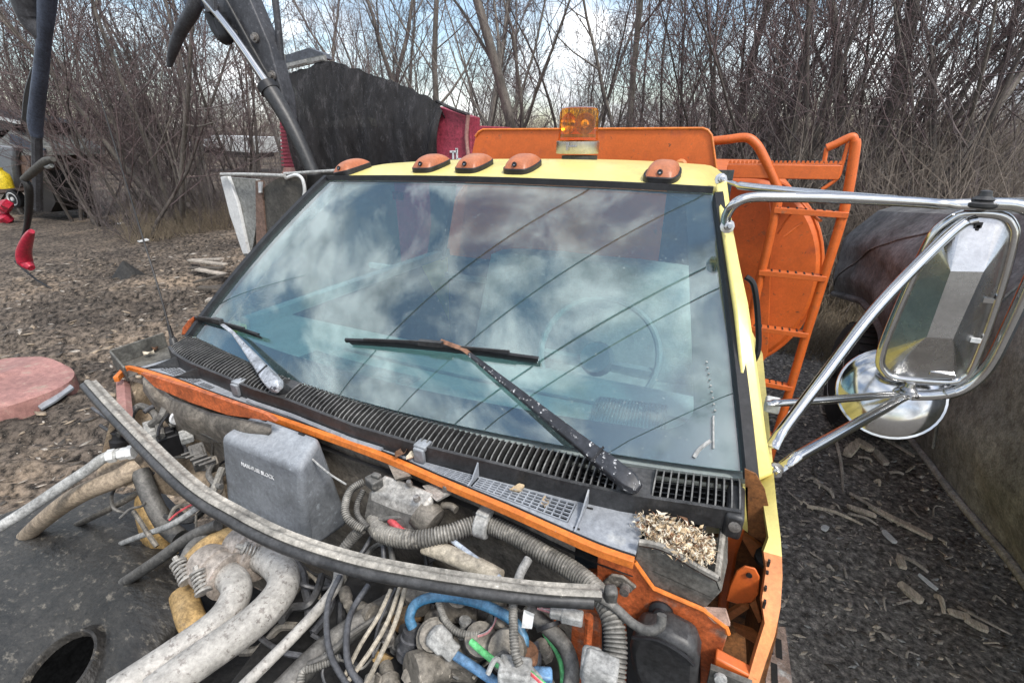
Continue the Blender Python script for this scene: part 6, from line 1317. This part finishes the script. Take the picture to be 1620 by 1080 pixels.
tree(5, 1105, 13.5, 3.0, 1.15, 'cluster of dark stems behind the right end of the orange headboard')
tree(4, 300, 19.0, .5, 1.25, 'many-stemmed leaning tree on the brushy bank left of the boom', tilt=(.0, -.16))
tree(4, 245, 17.5, 2.6, 1.1, 'leaning tree with dark stems left of the many-stemmed tree', tilt=(.02, -.24))
tree(5, 380, 20.0, 1.4, 1.25, 'upright stem cluster directly under the hydraulic boom')
tree(5, 175, 16.0, 3.3, 1.1, 'tangled leaning stems right of the slate blue mast', tilt=(0, -.22))
tree(3, 30, 34.0, 3.3, 1.0, 'small bare tree alone against the sky at the left edge')
tree(3, 1292, 9.5, 1.3, 1.0, 'dark slim tree behind the orange platform handle', tilt=(0, .10))
n = 0
while n < 104:
    px = tr_.uniform(-60, 1760); dmin = float(np.interp(px, [-60, 150, 400, 600, 900, 1250, 1760], [26, 17, 20, 18, 12.5, 9.5, 8.5])); d_ = dmin+tr_.expovariate(1/7.0)
    if d_ > 48: continue
    zone = 'left' if px < 450 else ('mid' if px < 900 else 'right')
    lean_ = float(np.interp(px, [0, 500, 1100, 1600], [-.16, -.03, .06, .26]))
    k = tr_.choices(range(8), (2, 4, .5, 4, 1, 3, 5, 3))[0]
    tree(k, px, d_, tr_.uniform(0, 6.28), tr_.uniform(.75, 1.15), ('tall grey', 'slim reddish', 'thick grey', 'thin dark', 'four-stemmed grey', 'three-stemmed dark', 'very thin dark', 'low bushy dark')[k]+{'left': ' bare tree in the brushy stand left of the boom', 'mid': ' bare tree in the stand behind the red dumper', 'right': ' bare tree in the dense stand behind the orange spreader'}[zone],
         {'left': 'bare trees left of the boom', 'mid': 'bare trees behind the dumper', 'right': 'bare trees behind the orange spreader'}[zone], tilt=(tr_.gauss(0, .05), lean_+tr_.gauss(0, .07))); n += 1
# undergrowth, dry grass and the far wood: masses nobody could count
def mass(name, label, n, place, hgt, rad, m, seed, kids=5, lean=.25, sides=3):
    r = np.random.default_rng(seed); S = []
    for i in range(n):
        x, y = place(r); z = float(ground_h(x, y)); h = hgt*r.uniform(.4, 1.2); d = np.array([r.normal(0, lean), r.normal(0, lean), 1]); d /= np.linalg.norm(d); p = np.array([x, y, z-.03]); ps = [p]
        for j in range(3):
            d = d+r.normal(0, .14, 3); d /= np.linalg.norm(d); q = ps[-1]+d*h/3; S.append((ps[-1], q, rad*(1-j*.28), rad*(.72-j*.28))); ps.append(q)
        for j in range(kids):
            f = r.uniform(.25, 1)*3; i0 = min(int(f), 2); pp = ps[i0]*(1-f+i0)+ps[i0+1]*(f-i0); dd_ = r.normal(0, .6, 3)+np.array([0, 0, .9]); dd_ /= np.linalg.norm(dd_); L_ = h*r.uniform(.15, .45); q = pp+dd_*L_; S.append((pp, q, rad*.5, rad*.3))
    o = bpy.data.objects.new(name, seg_mesh(name, S, sides, m)); COL.objects.link(o); o['kind'] = 'stuff'; o['label'] = label; return o
def band(px0, px1, d0, d1):
    def f(r):
        px = r.uniform(px0, px1); d = ray(px, YH); d = d/np.linalg.norm(d[:2]); s = r.uniform(d0, d1); return d[0]*s, d[1]*s
    return f
def band2(px0, px1, extra):
    def f(r):
        px = r.uniform(px0, px1); d = ray(px, YH); d = d/np.linalg.norm(d[:2]); s = float(np.interp(px, [-60, 150, 400, 600, 900, 1250, 1760], [24, 15, 17, 16, 11.5, 9, 7.5]))+r.exponential(extra); return d[0]*s, d[1]*s
    return f
mass('thicket', 'tangled brown undergrowth at the foot of the trees', 1800, band2(90, 1760, 5.0), 2.0, .007, twig, 21, 9)
mass('thicket', 'dense brown brush on the bank behind the van', 1500, band(1230, 1780, 7.5, 14), 2.2, .007, brush_m, 22, 9)
mass('far_wood', 'hazy brown wood on the rise far behind the trees', 5200, band(-200, 1850, 45, 95), 4.6, .03, brush_m, 23, 8, lean=.12)
mass('dry_grass', 'dry tan grass along the edge of the brush', 5500, band2(150, 560, 4.5), .6, .006, grass_m, 24, 2, lean=.4)
mass('dry_grass', 'dry straw grass beyond the orange ladder', 5000, band(1220, 1480, 6.3, 11), .45, .005, grass_m, 25, 2, lean=.5)
